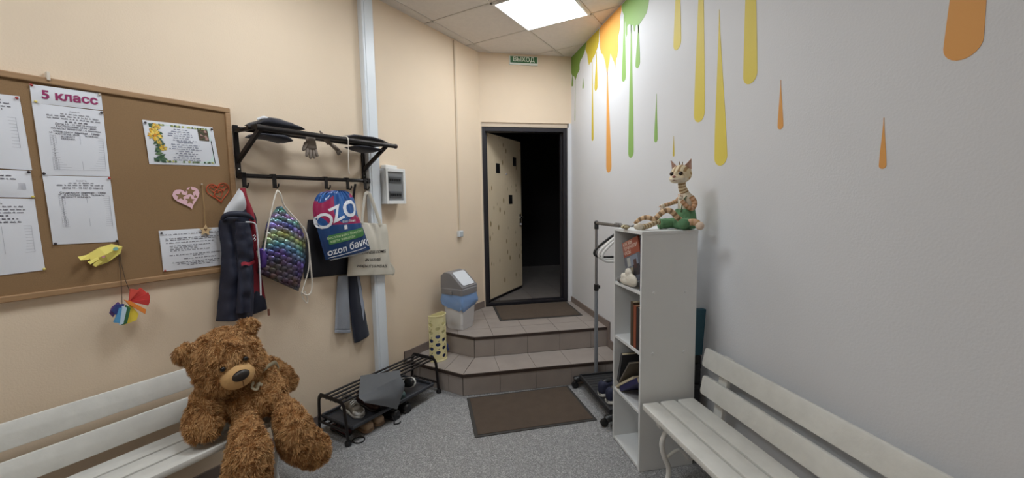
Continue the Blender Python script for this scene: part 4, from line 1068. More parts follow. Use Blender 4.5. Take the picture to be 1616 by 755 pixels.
# ================================================================== teddy bear
def union_remesh(mb, voxel, smooth_it=6):
    me = mb.mesh('tmp'); ob = bpy.data.objects.new('tmp', me); COL.objects.link(ob)
    md = ob.modifiers.new('r', 'REMESH'); md.mode = 'VOXEL'; md.voxel_size = voxel
    if smooth_it:
        m2 = ob.modifiers.new('s', 'SMOOTH'); m2.iterations = smooth_it; m2.factor = .5
    dg = bpy.context.evaluated_depsgraph_get(); r_ = bpy.data.meshes.new_from_object(ob.evaluated_get(dg))
    out = MB(); out.add([tuple(v.co) for v in r_.vertices], [tuple(p.vertices) for p in r_.polygons])
    bpy.data.objects.remove(ob); bpy.data.meshes.remove(r_); bpy.data.meshes.remove(me)
    return out
def chain(mb, pts, sub=8):
    """row of spheres along (s,n,z,r) points"""
    for a, b_ in zip(pts, pts[1:]):
        for k in range(sub+1):
            p = lerp(a, b_, k/sub); mb.ell(l(*p[:3]), (p[3],)*3, nu=14, nv=9)
HEAD = Vector(l(-2.684, .36, .775))
# head axes: face looks out of the wall, turned a little towards the room's near end, tipped over to its side
Rh = Matrix.Rotation(R(-15), 3, 'Y') @ Matrix.Rotation(R(-12), 3, 'Z') @ Matrix.Rotation(R(6), 3, 'X')
def hp_(x, y, z): return HEAD + Rh @ Vector((x, y, z))
t = thing('teddy_bear', 'big brown plush teddy bear slumped on the left bench', 'teddy bear', l(-2.58, .3, .42), 'L')
body = MB()
body.ell(HEAD, (.142, .130, .122), Rh, 24, 16)
body.ell(hp_(0, .0, .03), (.130, .120, .110), Rh, 24, 16)
body.ell(hp_(-.045, -.035, -.045), (.10, .095, .085), Rh); body.ell(hp_(.045, -.035, -.045), (.10, .095, .085), Rh)
body.ell(l(-2.575, .30, .60), (.138, .125, .11), None, 20, 14)
body.ell(l(-2.575, .338, .535), (.158, .165, .103), None, 20, 14)
for sx in (-1, 1):
    body.ell(hp_(sx*.126, .012, .098), (.050, .028, .048), Rh @ Matrix.Rotation(R(sx*30), 3, 'Y'), 14, 10)
chain(body, [(-2.70, .29, .63, .060), (-2.765, .34, .595, .066), (-2.80, .37, .54, .070), (-2.812, .395, .506, .070), (-2.812, .40, .503, .068)])
chain(body, [(-2.47, .23, .625, .056), (-2.42, .23, .595, .060), (-2.365, .235, .53, .062), (-2.335, .24, .49, .054)])
chain(body, [(-2.67, .47, .480, .045), (-2.705, .545, .440, .066), (-2.722, .588, .39, .084), (-2.73, .592, .34, .088), (-2.737, .585, .29, .092), (-2.735, .59, .20, .094), (-2.73, .61, .15, .09)])
chain(body, [(-2.50, .47, .480, .045), (-2.507, .545, .440, .066), (-2.51, .588, .39, .080), (-2.495, .592, .32, .086), (-2.455, .585, .27, .088), (-2.415, .59, .225, .078)])
bm_ = union_remesh(body, .0115, 5)
M_SKIN = mat('plush_backing', (168, 120, 72), .95)
bo = part(t, 'body', bm_, M_SKIN, smooth=180)
def fur(mesh_obj, count, length, width, seed, keep):
    me = mesh_obj.data; rn = random.Random(seed)
    me.calc_loop_triangles()
    vc = np.array([v.co for v in me.vertices]); vn = np.array([v.normal for v in me.vertices])
    tri = np.array([lt.vertices for lt in me.loop_triangles])
    A_, B_, C_ = vc[tri[:, 0]], vc[tri[:, 1]], vc[tri[:, 2]]
    ar = np.linalg.norm(np.cross(B_-A_, C_-A_), axis=1); cum = np.cumsum(ar)/ar.sum()
    g_ = np.random.default_rng(seed); idx = np.searchsorted(cum, g_.random(count)); a = g_.random(count); b2 = g_.random(count)
    fl_ = a+b2 > 1; a[fl_] = 1-a[fl_]; b2[fl_] = 1-b2[fl_]; c_ = 1-a-b2
    P_ = A_[idx]*c_[:, None]+B_[idx]*a[:, None]+C_[idx]*b2[:, None]
    N_ = vn[tri[idx, 0]]*c_[:, None]+vn[tri[idx, 1]]*a[:, None]+vn[tri[idx, 2]]*b2[:, None]
    N_ /= np.linalg.norm(N_, axis=1)[:, None]
    mb = MB(); mb.colored = True
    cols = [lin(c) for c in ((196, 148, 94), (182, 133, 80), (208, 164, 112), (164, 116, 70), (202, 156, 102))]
    V_ = []; F_ = []; K_ = []
    down = Vector((0, 0, -1))
    for i in range(count):
        p = Vector(P_[i]); n = Vector(N_[i])
        if not keep(p): continue
        q = p*34
        fl2 = Vector((noise.noise(q), noise.noise(q+Vector((31, 7, 3))), noise.noise(q+Vector((5, 41, 17)))))
        d = (n*.85+down*.45+fl2*1.5+Vector((rn.uniform(-.25, .25), rn.uniform(-.25, .25), rn.uniform(-.25, .25)))).normalized()
        if d.dot(n) < .22: d = (d+n*(.32-d.dot(n))).normalized()
        L_ = length*rn.uniform(.7, 1.2)
        sd = d.cross(n)
        sd = sd.normalized() if sd.length > 1e-4 else Vector((1, 0, 0))
        sd = (sd+Vector((rn.uniform(-.6, .6), rn.uniform(-.6, .6), rn.uniform(-.6, .6)))).normalized()*width
        p1 = p+d*L_*.55+n*L_*.12; p2 = p+d*L_+down*L_*.22+fl2*L_*.25
        k = len(V_); p0 = p-n*.002
        V_ += [p0-sd, p0+sd, p1+sd*.8, p1-sd*.8, p2]
        F_ += [(k, k+1, k+2, k+3), (k+3, k+2, k+4)]
        c = cols[(int((noise.noise(q*.5)+1)*2.5)+rn.randint(0, 1)) % 5]
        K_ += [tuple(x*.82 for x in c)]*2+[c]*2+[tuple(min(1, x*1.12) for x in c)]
    mb.v = [tuple(v) for v in V_]; mb.f = F_; mb.c = K_
    return mb
bvec = t.base
mz = hp_(.0, -.135, -.042)-bvec
def keep(p):
    q = Rh.transposed() @ (p-mz)
    w_ = p+bvec
    if w_.x < -2.36 and ((w_.z < .452 and -w_.y < .50) or -w_.y < .185): return False
    return not ((q.x/.064)**2+(q.z/.054)**2 < 1 and q.y < .05)
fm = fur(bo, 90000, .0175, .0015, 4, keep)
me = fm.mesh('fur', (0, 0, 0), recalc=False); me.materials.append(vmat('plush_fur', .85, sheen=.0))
fo = bpy.data.objects.new('fur', me); COL.objects.link(fo); fo.parent = bo; fo['kind'] = 'stuff'
M_MUZ = mat('muzzle_velour', (206, 164, 110), .85, var=.04, bump=.15, bscale=200)
muz = part(t, 'muzzle', MB().ell(hp_(.0, -.118, -.046), (.073, .060, .062), Rh, 22, 14), M_MUZ, smooth=180, label='tan velour muzzle')
part(t, 'nose', MB().ell(hp_(.006, -.172, -.024), (.036, .018, .024), Rh @ Matrix.Rotation(R(-18), 3, 'X'), 18, 12), mat('nose_dark', (40, 32, 26), .45), parent=muz, smooth=180)
part(t, 'mouth_seam', MB().tube([hp_(.004, -.178, -.046), hp_(.003, -.175, -.068), hp_(.002, -.163, -.088)], .0018, 6), mat('seam_brown', (120, 82, 48), .8), parent=muz)
for sx in (-1, 1):
    part(t, 'eye', MB().ell(hp_(sx*.046+.004, -.134, .024), (.0115, .011, .0115), Rh, 12, 8), mat('eye_black', (18, 14, 12), .12), smooth=180)
M_RIB = mat('ribbon_grey_green', (150, 138, 112), .5)
rb = smoothpath([l(-2.625,.445,.655), l(-2.59,.445,.672), l(-2.54,.43,.684), l(-2.49,.395,.682), l(-2.445,.345,.66), l(-2.42,.32,.62)], 5)
part(t, 'neck_ribbon', MB().tube(rb, .010, 8, flat=(.35, 1)), M_RIB, smooth=60)
part(t, 'bow', MB().tube(smoothpath([l(-2.62,.465,.65), l(-2.635,.475,.63), l(-2.62,.485,.618), l(-2.605,.475,.638), l(-2.59,.48,.625)], 4), .009, 8, flat=(.35, 1)), M_RIB, smooth=60)

# ================================================================== shoe rack
t = thing('shoe_rack', 'black metal shoe rack with slatted top against the beige wall', 'shoe rack', l(-1.66, .26, 0), 'L')
SA, SB = -2.07, -1.255
def nr(s_, n): return n+(s_-SA)/(SB-SA)*(.03+.0*(n > .25))
for s_ in (SA, SB):
    path = []
    for n_, z_ in ((.105, .016), (.115, .14), (.122, .235), (.140, .262), (.165, .270), (.33, .270), (.355, .262), (.372, .235), (.382, .14), (.392, .016)):
        path.append(l(s_, nr(s_, n_), z_))
    ef = part(t, 'end_frame', MB().tube(smoothpath(path, 4), .015, 8, flat=(1, .4)), M_RACK, smooth=50)
    for n_ in (.105, .392):
        part(t, 'foot', MB().lathe([(.018, .001), (.021, .006), (.021, .02), (.014, .03)], l(s_, nr(s_, n_), 0), 14), M_BLK, parent=ef, smooth=50)
    part(t, 'cross_tube', MB().tube([l(s_, nr(s_, .112), .085), l(s_, nr(s_, .386), .085)], .008, 8), M_RACK, parent=ef, smooth=60)
for k in range(5):
    n_ = .155+.046*k
    part(t, 'top_tube', MB().tube([l(SA-.004, nr(SA, n_), .262), l(SB+.004, nr(SB, n_), .262)], .0075, 10), M_RACK, smooth=60)
for k in range(5):
    n_ = .135+.055*k
    part(t, 'lower_tube', MB().tube([l(SA, nr(SA, n_), .085), l(SB, nr(SB, n_), .085)], .0065, 8), M_RACK, smooth=60)
# boot tray on the lower tubes
TZ = .0925
t = thing('boot_tray', 'dark grey plastic tray lying on the lower tier of the shoe rack', 'tray', l(-1.68, .26, TZ), 'L')
ta, tb, tn0, tn1 = -2.045, -1.335, .105, .420
q = [(ta, tn0), (tb, tn0+.02), (tb, tn1+.02), (ta, tn1-.01)]
M_TRAY = mat('tray_dark_grey', (56, 58, 64), .5)
part(t, 'tray_floor', MB().prism([(s_, -n_, TZ) for s_, n_ in q], (0, 0, .004)), M_TRAY)
for a, b_ in zip(q, q[1:]+q[:1]):
    a_, b2 = Vector(a), Vector(b_); e = (b2-a_).normalized()
    part(t, 'tray_rim', MB().tube([(a_.x, -a_.y, TZ+.016), (b2.x, -b2.y, TZ+.016)], .008, 8, flat=(1, 1.4)), M_TRAY, smooth=60)

# ---- shoes
def shoe(label, M, L_, upper, sole, frame, base, group, boot=0., lace=None, toecap=None, cat='shoe', name='shoe', hs=1., thick=.024):
    t = thing(name, label, cat, base, frame, group=group)
    prof = [(-.5,.020,.60),(-.47,.034,.9),(-.38,.040,1.),(-.2,.038,.98),(0,.038,.80),(.15,.044,.58),(.28,.047,.46),(.38,.043,.40),(.46,.030,.33),(.5,.014,.22)]
    k = L_/.26
    def ring(x, w_, z0, z1, n=16, sq=.75):
        out = []
        for i in range(n):
            a = 2*math.pi*i/n
            yy = w_*math.copysign(abs(math.cos(a))**sq, math.cos(a)); zz = (z0+z1)/2+(z1-z0)/2*math.copysign(abs(math.sin(a))**sq, math.sin(a))
            out.append((x*L_, yy*k, zz*k))
        return out
    mb = MB().loft([ring(x, w_+.003, 0, thick, 16, .45) for x, w_, h in prof]).xf(M)
    so = part(t, 'sole', mb, sole, smooth=50)
    H = .088*hs
    rings = []
    for x, w_, h in prof:
        rings.append(ring(x, w_*.97, thick*.5, thick+H*h*(1 if x < .1 else .95)))
    up = part(t, 'upper', MB().loft(rings).xf(M), upper, smooth=180)
    if boot:
        rg = []
        for j in range(7):
            z = .08+boot*j/6
            rg.append([(-.24*L_+.30*L_*math.cos(a)*(.8+.06*j/6), (.042+.006*j/6)*k*math.sin(a), z*k) for a in [2*math.pi*i/16 for i in range(16)]])
        part(t, 'shaft', MB().loft(rg).xf(M), upper, smooth=180)
        part(t, 'shaft_opening', MB().loft([[(-.24*L_+.28*L_*math.cos(a)*.8, .040*k*math.sin(a), z*k) for a in [2*math.pi*i/16 for i in range(16)]] for z in (.08+boot-.01, .0815+boot)]).xf(M), M_BLK)
    else:
        mo = MB().ell((-.24*L_, 0, (thick+H*.93)*k), (.17*L_, .027*k, .016*k), None, 16, 8).xf(M)
        part(t, 'opening', mo, M_BLK, smooth=180)
        tg = MB().ell((.02*L_, 0, (thick+H*.72)*k), (.16*L_, .02*k, .014*k), Matrix.Rotation(R(16), 3, 'Y'), 14, 8).xf(M)
        part(t, 'tongue', tg, upper, smooth=180)
    if lace:
        for j in range(4):
            x = (-.02+.06*j)*L_; z = (thick+H*(.90-.095*j)+.006)*k
            part(t, 'lace', MB().tube([(x, -.026*k, z-.012*k), (x+.004, 0, z+.003*k), (x, .026*k, z-.012*k)], .0028*k, 6).xf(M), lace, smooth=60)
    if toecap:
        part(t, 'toe_cap', MB().loft([ring(x, w_*1.0, thick*.5, thick+H*h*.97) for x, w_, h in ((.30,.0475,.42),(.38,.0445,.385),(.46,.032,.31),(.505,.015,.2))]).xf(M), toecap, smooth=180)
    return t
def SM(s_, n_, z_, rz, rx=0., ry=0.):
    return Matrix.Translation(l(s_, n_, z_)) @ Matrix.Rotation(R(rz), 4, 'Z') @ Matrix.Rotation(R(ry), 4, 'Y') @ Matrix.Rotation(R(rx), 4, 'X')
TF = TZ+.0045
M_OLIVE = mat('canvas_taupe', (118, 110, 98), .8, bump=.15, bscale=200); M_WHS = mat('rubber_white', (214, 212, 206), .5)
shoe('taupe sneaker with white toe and sole on the tray', SM(-1.905, .235, TF, -99), .225, M_OLIVE, M_WHS, 'L', l(-1.905, .235, TF), 'shoes on the shoe rack tray', lace=M_WHS, toecap=M_WHS)
M_BRN = mat('leather_maroon_brown', (66, 42, 38), .45)
shoe('dark maroon-brown shoe under the grey sheet on the tray', SM(-1.80, .265, TF, -95), .22, M_BRN, mat('sole_dark', (40, 34, 32), .6), 'L', l(-1.80, .265, TF), 'shoes on the shoe rack tray', lace=mat('lace_beige', (150, 132, 106), .8))
shoe('black shoe under the grey sheet on the tray', SM(-1.695, .26, TF, -92), .22, M_BLK, M_BLK, 'L', l(-1.695, .26, TF), 'shoes on the shoe rack tray')
M_TEAL = mat('canvas_teal', (72, 92, 92), .8)
shoe('black and white sneaker standing on its side beyond the grey sheet', SM(-1.47, .30, TF+.052, -92, 72, -12), .20, M_BLK, M_WHS, 'L', l(-1.49, .285, TF), 'shoes on the shoe rack tray', lace=M_WHS)
shoe('dull teal low shoe at the tray edge beyond the grey sheet', SM(-1.60, .30, TF, -88), .20, M_TEAL, M_TEAL, 'L', l(-1.60, .30, TF), 'shoes on the shoe rack tray')
M_BEI = mat('suede_beige', (176, 150, 124), .85)
g2 = 'shoes on the floor under the shoe rack'
shoe('nearer beige shoe on the floor under the shoe rack', SM(-1.895, .275, .001, 88), .24, M_BEI, mat('sole_tan', (150, 124, 100), .7), 'L', l(-1.895, .275, 0), g2, thick=.024, hs=.5)
shoe('farther beige shoe on the floor next to the black boots', SM(-1.80, .275, .001, 86), .24, M_BEI, MATS['sole_tan'], 'L', l(-1.80, .275, 0), g2, thick=.024, hs=.5)
M_BOOT = mat('boot_black', (30, 30, 32), .45)
shoe('nearer black boot on the floor under the shoe rack', SM(-1.70, .315, .001, 90), .24, M_BOOT, M_BOOT, 'L', l(-1.70, .315, 0), g2, name='boot', cat='boot', thick=.026, hs=.48)
shoe('farther black boot on the floor under the shoe rack', SM(-1.595, .315, .001, 92), .24, M_BOOT, M_BOOT, 'L', l(-1.595, .315, 0), g2, name='boot', cat='boot', thick=.026, hs=.48)
M_DRED = mat('dark_red_fabric', (74, 26, 28), .7)
shoe('dark red shoe on the floor at the near end under the rack', SM(-1.99, .215, .001, 84), .19, M_DRED, M_BLK, 'L', l(-1.99, .215, 0), g2, hs=.5)
single('black_lace_loop', 'black shoelace loop lying on the floor by the rack foot', 'lace', MB().tube(smoothpath([l(-2.035,.405,.0045), l(-2.02,.435,.0045), l(-1.99,.44,.004), l(-1.965,.41,.004), l(-1.985,.375,.004), l(-2.02,.37,.004)], 5, True), .0035, 6, closed=True), M_BLK, l(-2.0, .4, .0), 'L', smooth=60)
single('black_lace', 'black shoelace trailing from under the rack by the beige shoe', 'lace', MB().tube(smoothpath([l(-1.745,.425,.05), l(-1.75,.455,.02), l(-1.76,.465,.0055), l(-1.735,.485,.0055), l(-1.715,.478,.0055)], 5), .004, 6), M_BLK, l(-1.73, .44, 0), 'L', smooth=60)
# grey felt sheet over the top tubes
t = thing('grey_sheet', 'dark grey felt sheet draped over the front of the shoe rack', 'sheet', l(-1.7, .3, .2), 'L')
ztop = .2745
def fsh(u, v):
    # a square laid cornerwise: flat on the tubes, folded down over the front tube to a point
    A_, B_, C_, D_ = (-1.755, .138), (-1.548, .318), (-1.628, .404), (-1.985, .404)
    if v <= .5:
        k = v/.5; p = lerp(lerp(A_, B_, u), lerp(D_, C_, u), k)
        return l(p[0], p[1], ztop+.0015*math.sin(9*u+5*v)+.004*math.exp(-((v-.5)/.05)**2))
    k = (v-.5)/.5
    zb = polyat([(.255,), (.205,), (.15,), (.085,), (.20,)], u)[0]; sb = polyat([(-1.983,), (-1.90,), (-1.81,), (-1.715,), (-1.645,)], u)[0]
    s0 = D_[0]+(C_[0]-D_[0])*u
    return l(s0+(sb-s0)*k,   .404+.047*math.sin(min(1, k*1.6)*1.57), ztop+(zb-ztop)*k)
part(t, 'felt', MB().grid(fsh, 24, 24), mat('felt_grey', (98, 100, 103), .9, bump=.1, bscale=200), solid=.002, smooth=60)

# ================================================================== bag dispenser with apple holes
t = thing('bag_dispenser', 'cream plastic bag dispenser with apple-shaped holes on the lower step', 'bag dispenser', l(-1.03, .24, S1), 'L')
DC = (-1.045, .235)
def dring(z, r_, off=0.):
    out = []
    # flat side to the wall, round side to the room
    for k in range(25):
        a = R(-100+200*k/24); out.append((DC[0]+r_*math.sin(a)*1.02, -(DC[1]+r_*math.cos(a)*.95), z))
    return out
dz0, dz1 = S1+.001, S1+.392
outer = [dring(z, .082) for z in (dz0, dz0+.012, dz1-.012, dz1)]
inner = [dring(z, .0775) for z in (dz1+.001, dz0+.004)]
shell = MB(); shell.loft([dring(z, .082+(.003 if (z < dz0+.01 or z > dz1-.01) else 0)) for z in (dz0, dz0+.009, dz0+.011, dz1-.011, dz1-.009, dz1)], cap=True)
def boolean(a, b_, op='DIFFERENCE'):
    ma, mb_ = a.mesh('a'), b_.mesh('b'); oa = bpy.data.objects.new('a', ma); ob = bpy.data.objects.new('b', mb_); COL.objects.link(oa); COL.objects.link(ob)
    md = oa.modifiers.new('b', 'BOOLEAN'); md.object = ob; md.operation = op; md.solver = 'EXACT'; md.use_self = True
    dg = bpy.context.evaluated_depsgraph_get(); r_ = bpy.data.meshes.new_from_object(oa.evaluated_get(dg))
    out = MB(); out.add([tuple(v.co) for v in r_.vertices], [tuple(p.vertices) for p in r_.polygons])
    bpy.data.objects.remove(oa); bpy.data.objects.remove(ob)
    for x in (ma, mb_, r_): bpy.data.meshes.remove(x)
    return out
hol = boolean(shell, MB().loft(inner[::-1]))
cut = MB(); apples = []
for row in range(6):
    for c_ in range(5):
        a = R(-84+42*c_); z = dz0+.045+.068*row+(.034 if c_ % 2 else 0)
        if z > dz1-.05: continue
        ax = Vector((math.sin(a), -math.cos(a), 0)); tx = Vector((math.cos(a), math.sin(a), 0)); up_ = Vector((0, 0, 1))
        ctr = Vector((DC[0], -DC[1], z))+ax*.055
        pts = [ctr+tx*(.0205*math.cos(q_))+up_*(.0175*math.sin(q_)-.005*math.exp(-((q_-math.pi/2)/.35)**2)) for q_ in [2*math.pi*i/14 for i in range(14)]]
        cut.prism(pts, ax*.06)
        c2 = ctr+up_*.0275+tx*.006; d2 = (up_*.8+tx*.6).normalized(); e2 = (tx*.8-up_*.6).normalized()
        cut.prism([c2+d2*.012, c2+e2*.004, c2-d2*.012, c2-e2*.004], ax*.06)
hol = boolean(hol, cut)
M_CREAM = mat('cream_plastic', (232, 222, 170), .4)
part(t, 'shell', hol, M_CREAM, smooth=35)
bag_in = MB()
bag_in.loft([[(p[0]+.004*noise.noise(Vector(p)*40), p[1]+.004*noise.noise(Vector(p)*31), p[2]) for p in dring(dz0+.006+.028*k, .068)] for k in range(8)])
part(t, 'stuffed_bags', bag_in, mat('bag_dark_blue', (44, 64, 128), .4), smooth=180, label='dark blue plastic bags')
part(t, 'bag_end', MB().ell((DC[0]+.088, -(DC[1]+.03), dz0+.085), (.012, .018, .035), None, 10, 8).ell((DC[0]+.094, -(DC[1]+.036), dz0+.06), (.012, .014, .016), None, 10, 8), mat('bag_dark_blue', (44, 64, 128)), smooth=180)

# ================================================================== swing bin
t = thing('swing_bin', 'white swing-lid bin with grey hood and blue liner on the landing', 'bin', l(-.66, .20, S2), 'L')
BS, BN = -.685, .205
def sq(hs, hn, z, r_=.03, ds=0., dn=0.):
    return [(BS+ds+x, -(BN+dn+y), z) for x, y in rrect(-hs, hs, -hn, hn, r_, 5)]
M_BIN = mat('bin_white', (230, 230, 232), .4, var=.03); M_HOOD = mat('bin_grey', (132, 130, 132), .45)
part(t, 'bucket', MB().loft([sq(.088, .088, S2+.001), sq(.092, .092, S2+.01), sq(.094, .094, S2+.045), sq(.098, .098, S2+.05), sq(.108, .116, S2+.30)]), M_BIN, smooth=40)
ln = MB()
def lring(z, k, am):
    r_ = sq(.109+k, .117+k, z, .034); n_ = len(r_)
    out = []
    for i, p in enumerate(r_):
        j = noise.noise(Vector(p)*28)+.6*noise.noise(Vector(p)*60)
        d_ = Vector((p[0]-BS, p[1]+BN, 0)).normalized()*am*j
        out.append((p[0]+d_.x, p[1]+d_.y, z+am*1.2*j*(1 if z < S2+.29 else 0)))
    return out
def dense(r_, m_=4): return [lerp(r_[i], r_[(i+1) % len(r_)], k/m_) for i in range(len(r_)) for k in range(m_)]
def lring2(z, k, am):
    out = []
    for p in dense(sq(.109+k, .117+k, z, .034)):
        j = noise.noise(Vector((p[0]*30, p[1]*30, z*22)))+.5*noise.noise(Vector((p[0]*70, p[1]*70, z*40)))
        d_ = Vector((p[0]-BS, p[1]+BN, 0)).normalized()*am*j
        q_ = (p[0]-BS)*-4.0+(-(p[1]+BN))*3.0
        out.append((p[0]+d_.x, p[1]+d_.y, z+(1.6*am*j+.03-.05*max(-.6, min(1, q_)) if z < S2+.22 else (.6*am*j if z < S2+.27 else 0))))
    return out
LR = ((.185, .004, .016), (.205, .012, .013), (.235, .015, .011), (.265, .014, .010), (.295, .012, .007), (.315, .010, .004), (.335, .008, .002), (.345, .006, .001))
rgs = [lring2(S2+a, k_, am) for a, k_, am in LR]
inn_ = [[(BS+(p[0]-BS)*.985, -BN+(p[1]+BN)*.985, p[2]) for p in r_] for r_ in rgs[::-1]]
ln.loft(rgs+inn_+[rgs[0]], cap=False)
part(t, 'liner', ln, mat('liner_blue', (146, 182, 232), .25, trans=.25), smooth=180)
hd_ = part(t, 'hood', MB().loft([sq(.121, .129, S2+.325), sq(.122, .130, S2+.335), sq(.121, .130, S2+.375), sq(.110, .118, S2+.385)]).loft(
    [[(BS+x, -(BN+y), z) for y, z in ((-.122,S2+.375),(.122,S2+.375),(.122,S2+.395),(-.01,S2+.515),(-.075,S2+.522),(-.118,S2+.49))] for x in (-.112, -.106, .106, .112)]), M_HOOD, smooth=30)
sl_ = Vector((0, -(.132), -.120)).normalized(); nrm = Vector((0, sl_.z, -sl_.y)); nrm = nrm if nrm.z > 0 else -nrm
o_ = Vector((BS, -(BN-.005), S2+.512))
pp = [o_+Vector((x, 0, 0))+sl_*y_ for x, y_ in rrect(-.086, .086, -.008, .158, .02)]
part(t, 'swing_flap', MB().prism([p+nrm*.001 for p in pp], nrm*.006), mat('flap_white', (222, 226, 232), .35), parent=hd_, bevel=.002)
part(t, 'clip', MB().box(BS-.134, BS-.120, -BN-.02, -BN+.02, S2+.33, S2+.36), M_HOOD, bevel=.002)

# ================================================================== white shelf unit
M_LAM = mat('white_laminate', (224, 226, 226), .45, var=.01)
SX0, SX1, SY0, SY1, SH = 1.061, 1.386, 1.950, 2.292, 1.330
TH = .017
t = thing('shelf_unit', 'tall narrow white open shelf unit beside the right bench', 'shelf unit', ((SX0+SX1)/2, (SY0+SY1)/2, 0))
part(t, 'side_panel', MB().box(SX0, SX1, SY0, SY0+TH, .001, SH-TH), M_LAM, bevel=.001)
part(t, 'side_panel', MB().box(SX0, SX1, SY1-TH, SY1, .001, SH-TH), M_LAM, bevel=.001)
part(t, 'top_panel', MB().box(SX0-.003, SX1, SY0-.003, SY1+.003, SH-TH, SH), M_LAM, bevel=.001)
for z in (1.006, .675, .342, .022):
    part(t, 'shelf_board', MB().box(SX0+.002, SX1-.005, SY0+TH, SY1-TH, z-TH, z), M_LAM, bevel=.001)
part(t, 'back_panel', MB().box(SX1-.005, SX1, SY0+TH, SY1-TH, .004, SH-TH), M_LAM)
for x, z in ((1.132, 1.000), (1.319, .998), (1.131, .667), (1.316, .663)):
    part(t, 'screw_cap', MB().lathe([(.009, 0), (.008, .0025), (.003, .0035)], (x, SY0, z), 14, 'y'), M_LAM, smooth=40)

def book(label, M, w_, h, d_, cover, name='book', group='books in the shelf unit', spine_text=None, cover_text=None):
    """local: spine at x=0 running z, thickness along y, pages towards +x"""
    bs = M @ Vector((0, 0, 0)); t = thing(name, label, 'book', tuple(bs), group=group)
    mb = MB().box(0, w_, 0, .0025, 0, h).box(0, w_, d_-.0025, d_, 0, h).box(0, .0025, .0025, d_-.0025, 0, h)
    co = part(t, 'cover', mb.xf(M), cover, bevel=.0006)
    part(t, 'pages', MB().box(.003, w_-.004, .0027, d_-.0027, .003, h-.003).xf(M), mat('book_pages', (206, 192, 160), .8))
    return t, co
def WM(x, y, z, rz=0., rx=0., ry=0.):
    return Matrix.Translation((x, y, z)) @ Matrix.Rotation(R(rz), 4, 'Z') @ Matrix.Rotation(R(ry), 4, 'Y') @ Matrix.Rotation(R(rx), 4, 'X')
# top compartment: a book facing out, leaning to the near side, and a white figurine
z0 = 1.0075
M_RC = mat('cover_brick_red', (158, 82, 62), .5)
# cover faces the opening (-x); spine to the near panel, whole book tipped in its plane
Mb = Matrix.Translation((1.092, 1.985, z0+.0005)) @ Matrix.Rotation(R(-18.5), 4, 'X') @ Matrix.Translation((0, 0, .064)) @ Matrix.Rotation(R(90), 4, 'Z')
Mb = Matrix.Translation((1.104, 1.986, z0+.066)) @ Matrix.Rotation(R(-18.5), 4, 'X') @ Matrix.Rotation(R(90), 4, 'Z')
bt, co = book('book with brick-red cover band and white title, leaning in the top compartment', Mb, .196, .238, .012, M_RC)
mb = MB(); mb.color((104, 108, 118)); mb.box(.001, .195, .0121, .0124, .001, .150)
for k, (c, x0, x1, zz0, zz1) in enumerate((((132, 142, 158), .03, .12, .08, .145), ((58, 54, 58), .02, .10, .03, .09), ((160, 150, 128), .10, .17, .02, .08), ((84, 60, 58), .05, .085, .07, .12), ((178, 180, 176), .12, .16, .09, .14), ((58, 54, 58), .12, .18, .05, .07))):
    mb.color(c); mb.box(x0, x1, .0124+k*.0001, .0126+k*.0001, zz0, zz1)
part(bt, 'cover_picture', mb.xf(Mb), vmat('printed_picture', .6), parent=co)
for k, w1 in enumerate(('КАК МЫ', 'ПОЧИНИЛИ', 'ЧАСЫ')):
    tm = text_mb(w1, .029, .015, 'LEFT'); tm.xf(Mb @ Matrix.Translation((.187, .0126, .221-k*.026)) @ Matrix.Rotation(R(90), 4, 'X') @ Matrix.Diagonal((-1, 1, 1, 1)))
    part(bt, 'title', tm, mat('title_cream', (232, 214, 200), .6), parent=co, recalc=False)
book('dark tall book standing against the near panel in the top compartment', WM(1.066, SY0+TH+.0012, z0, 0, 0, 0), .16, .285, .013, mat('cover_dark_blue', (58, 58, 84), .5))
t = thing('white_plush', 'small white plush figure slumped at the base of the red book', 'plush toy', (1.075, 2.12, z0))
M_PL = mat('plush_white', (220, 214, 200), .9, bump=.3, bscale=120)
part(t, 'body', union_remesh(MB().ell((1.071, 2.09, z0+.040), (.017, .075, .038)).ell((1.071, 2.115, z0+.078), (.016, .036, .026)).ell((1.069, 2.165, z0+.045), (.016, .035, .024)).ell((1.068, 2.15, z0+.022), (.017, .065, .0215)), .005, 3), M_PL, smooth=180)
part(t, 'paw', MB().ell((1.066, 2.215, z0+.019), (.016, .02, .018)), mat('plush_grey', (120, 118, 116), .9), smooth=180)
# second compartment: upright books by the near panel
z0 = .6765
M_B1 = mat('cover_olive_brown', (74, 58, 42), .6); M_B2 = mat('cover_rust', (150, 80, 54), .6); M_B3 = mat('cover_black', (38, 34, 36), .6)
for lab, y, dd, h, cv, xo in (('olive-brown upright book, farthest of the three in the second compartment', SY0+TH+.083, .032, .252, M_B1, 1.068), ('rust-red upright book in the second compartment', SY0+TH+.052, .028, .238, M_B2, 1.068), ('black upright book against the near panel, second compartment', SY0+TH+.004, .045, .236, M_B3, 1.068)):
    book(lab, WM(xo, y, z0), .16, h, dd, cv)
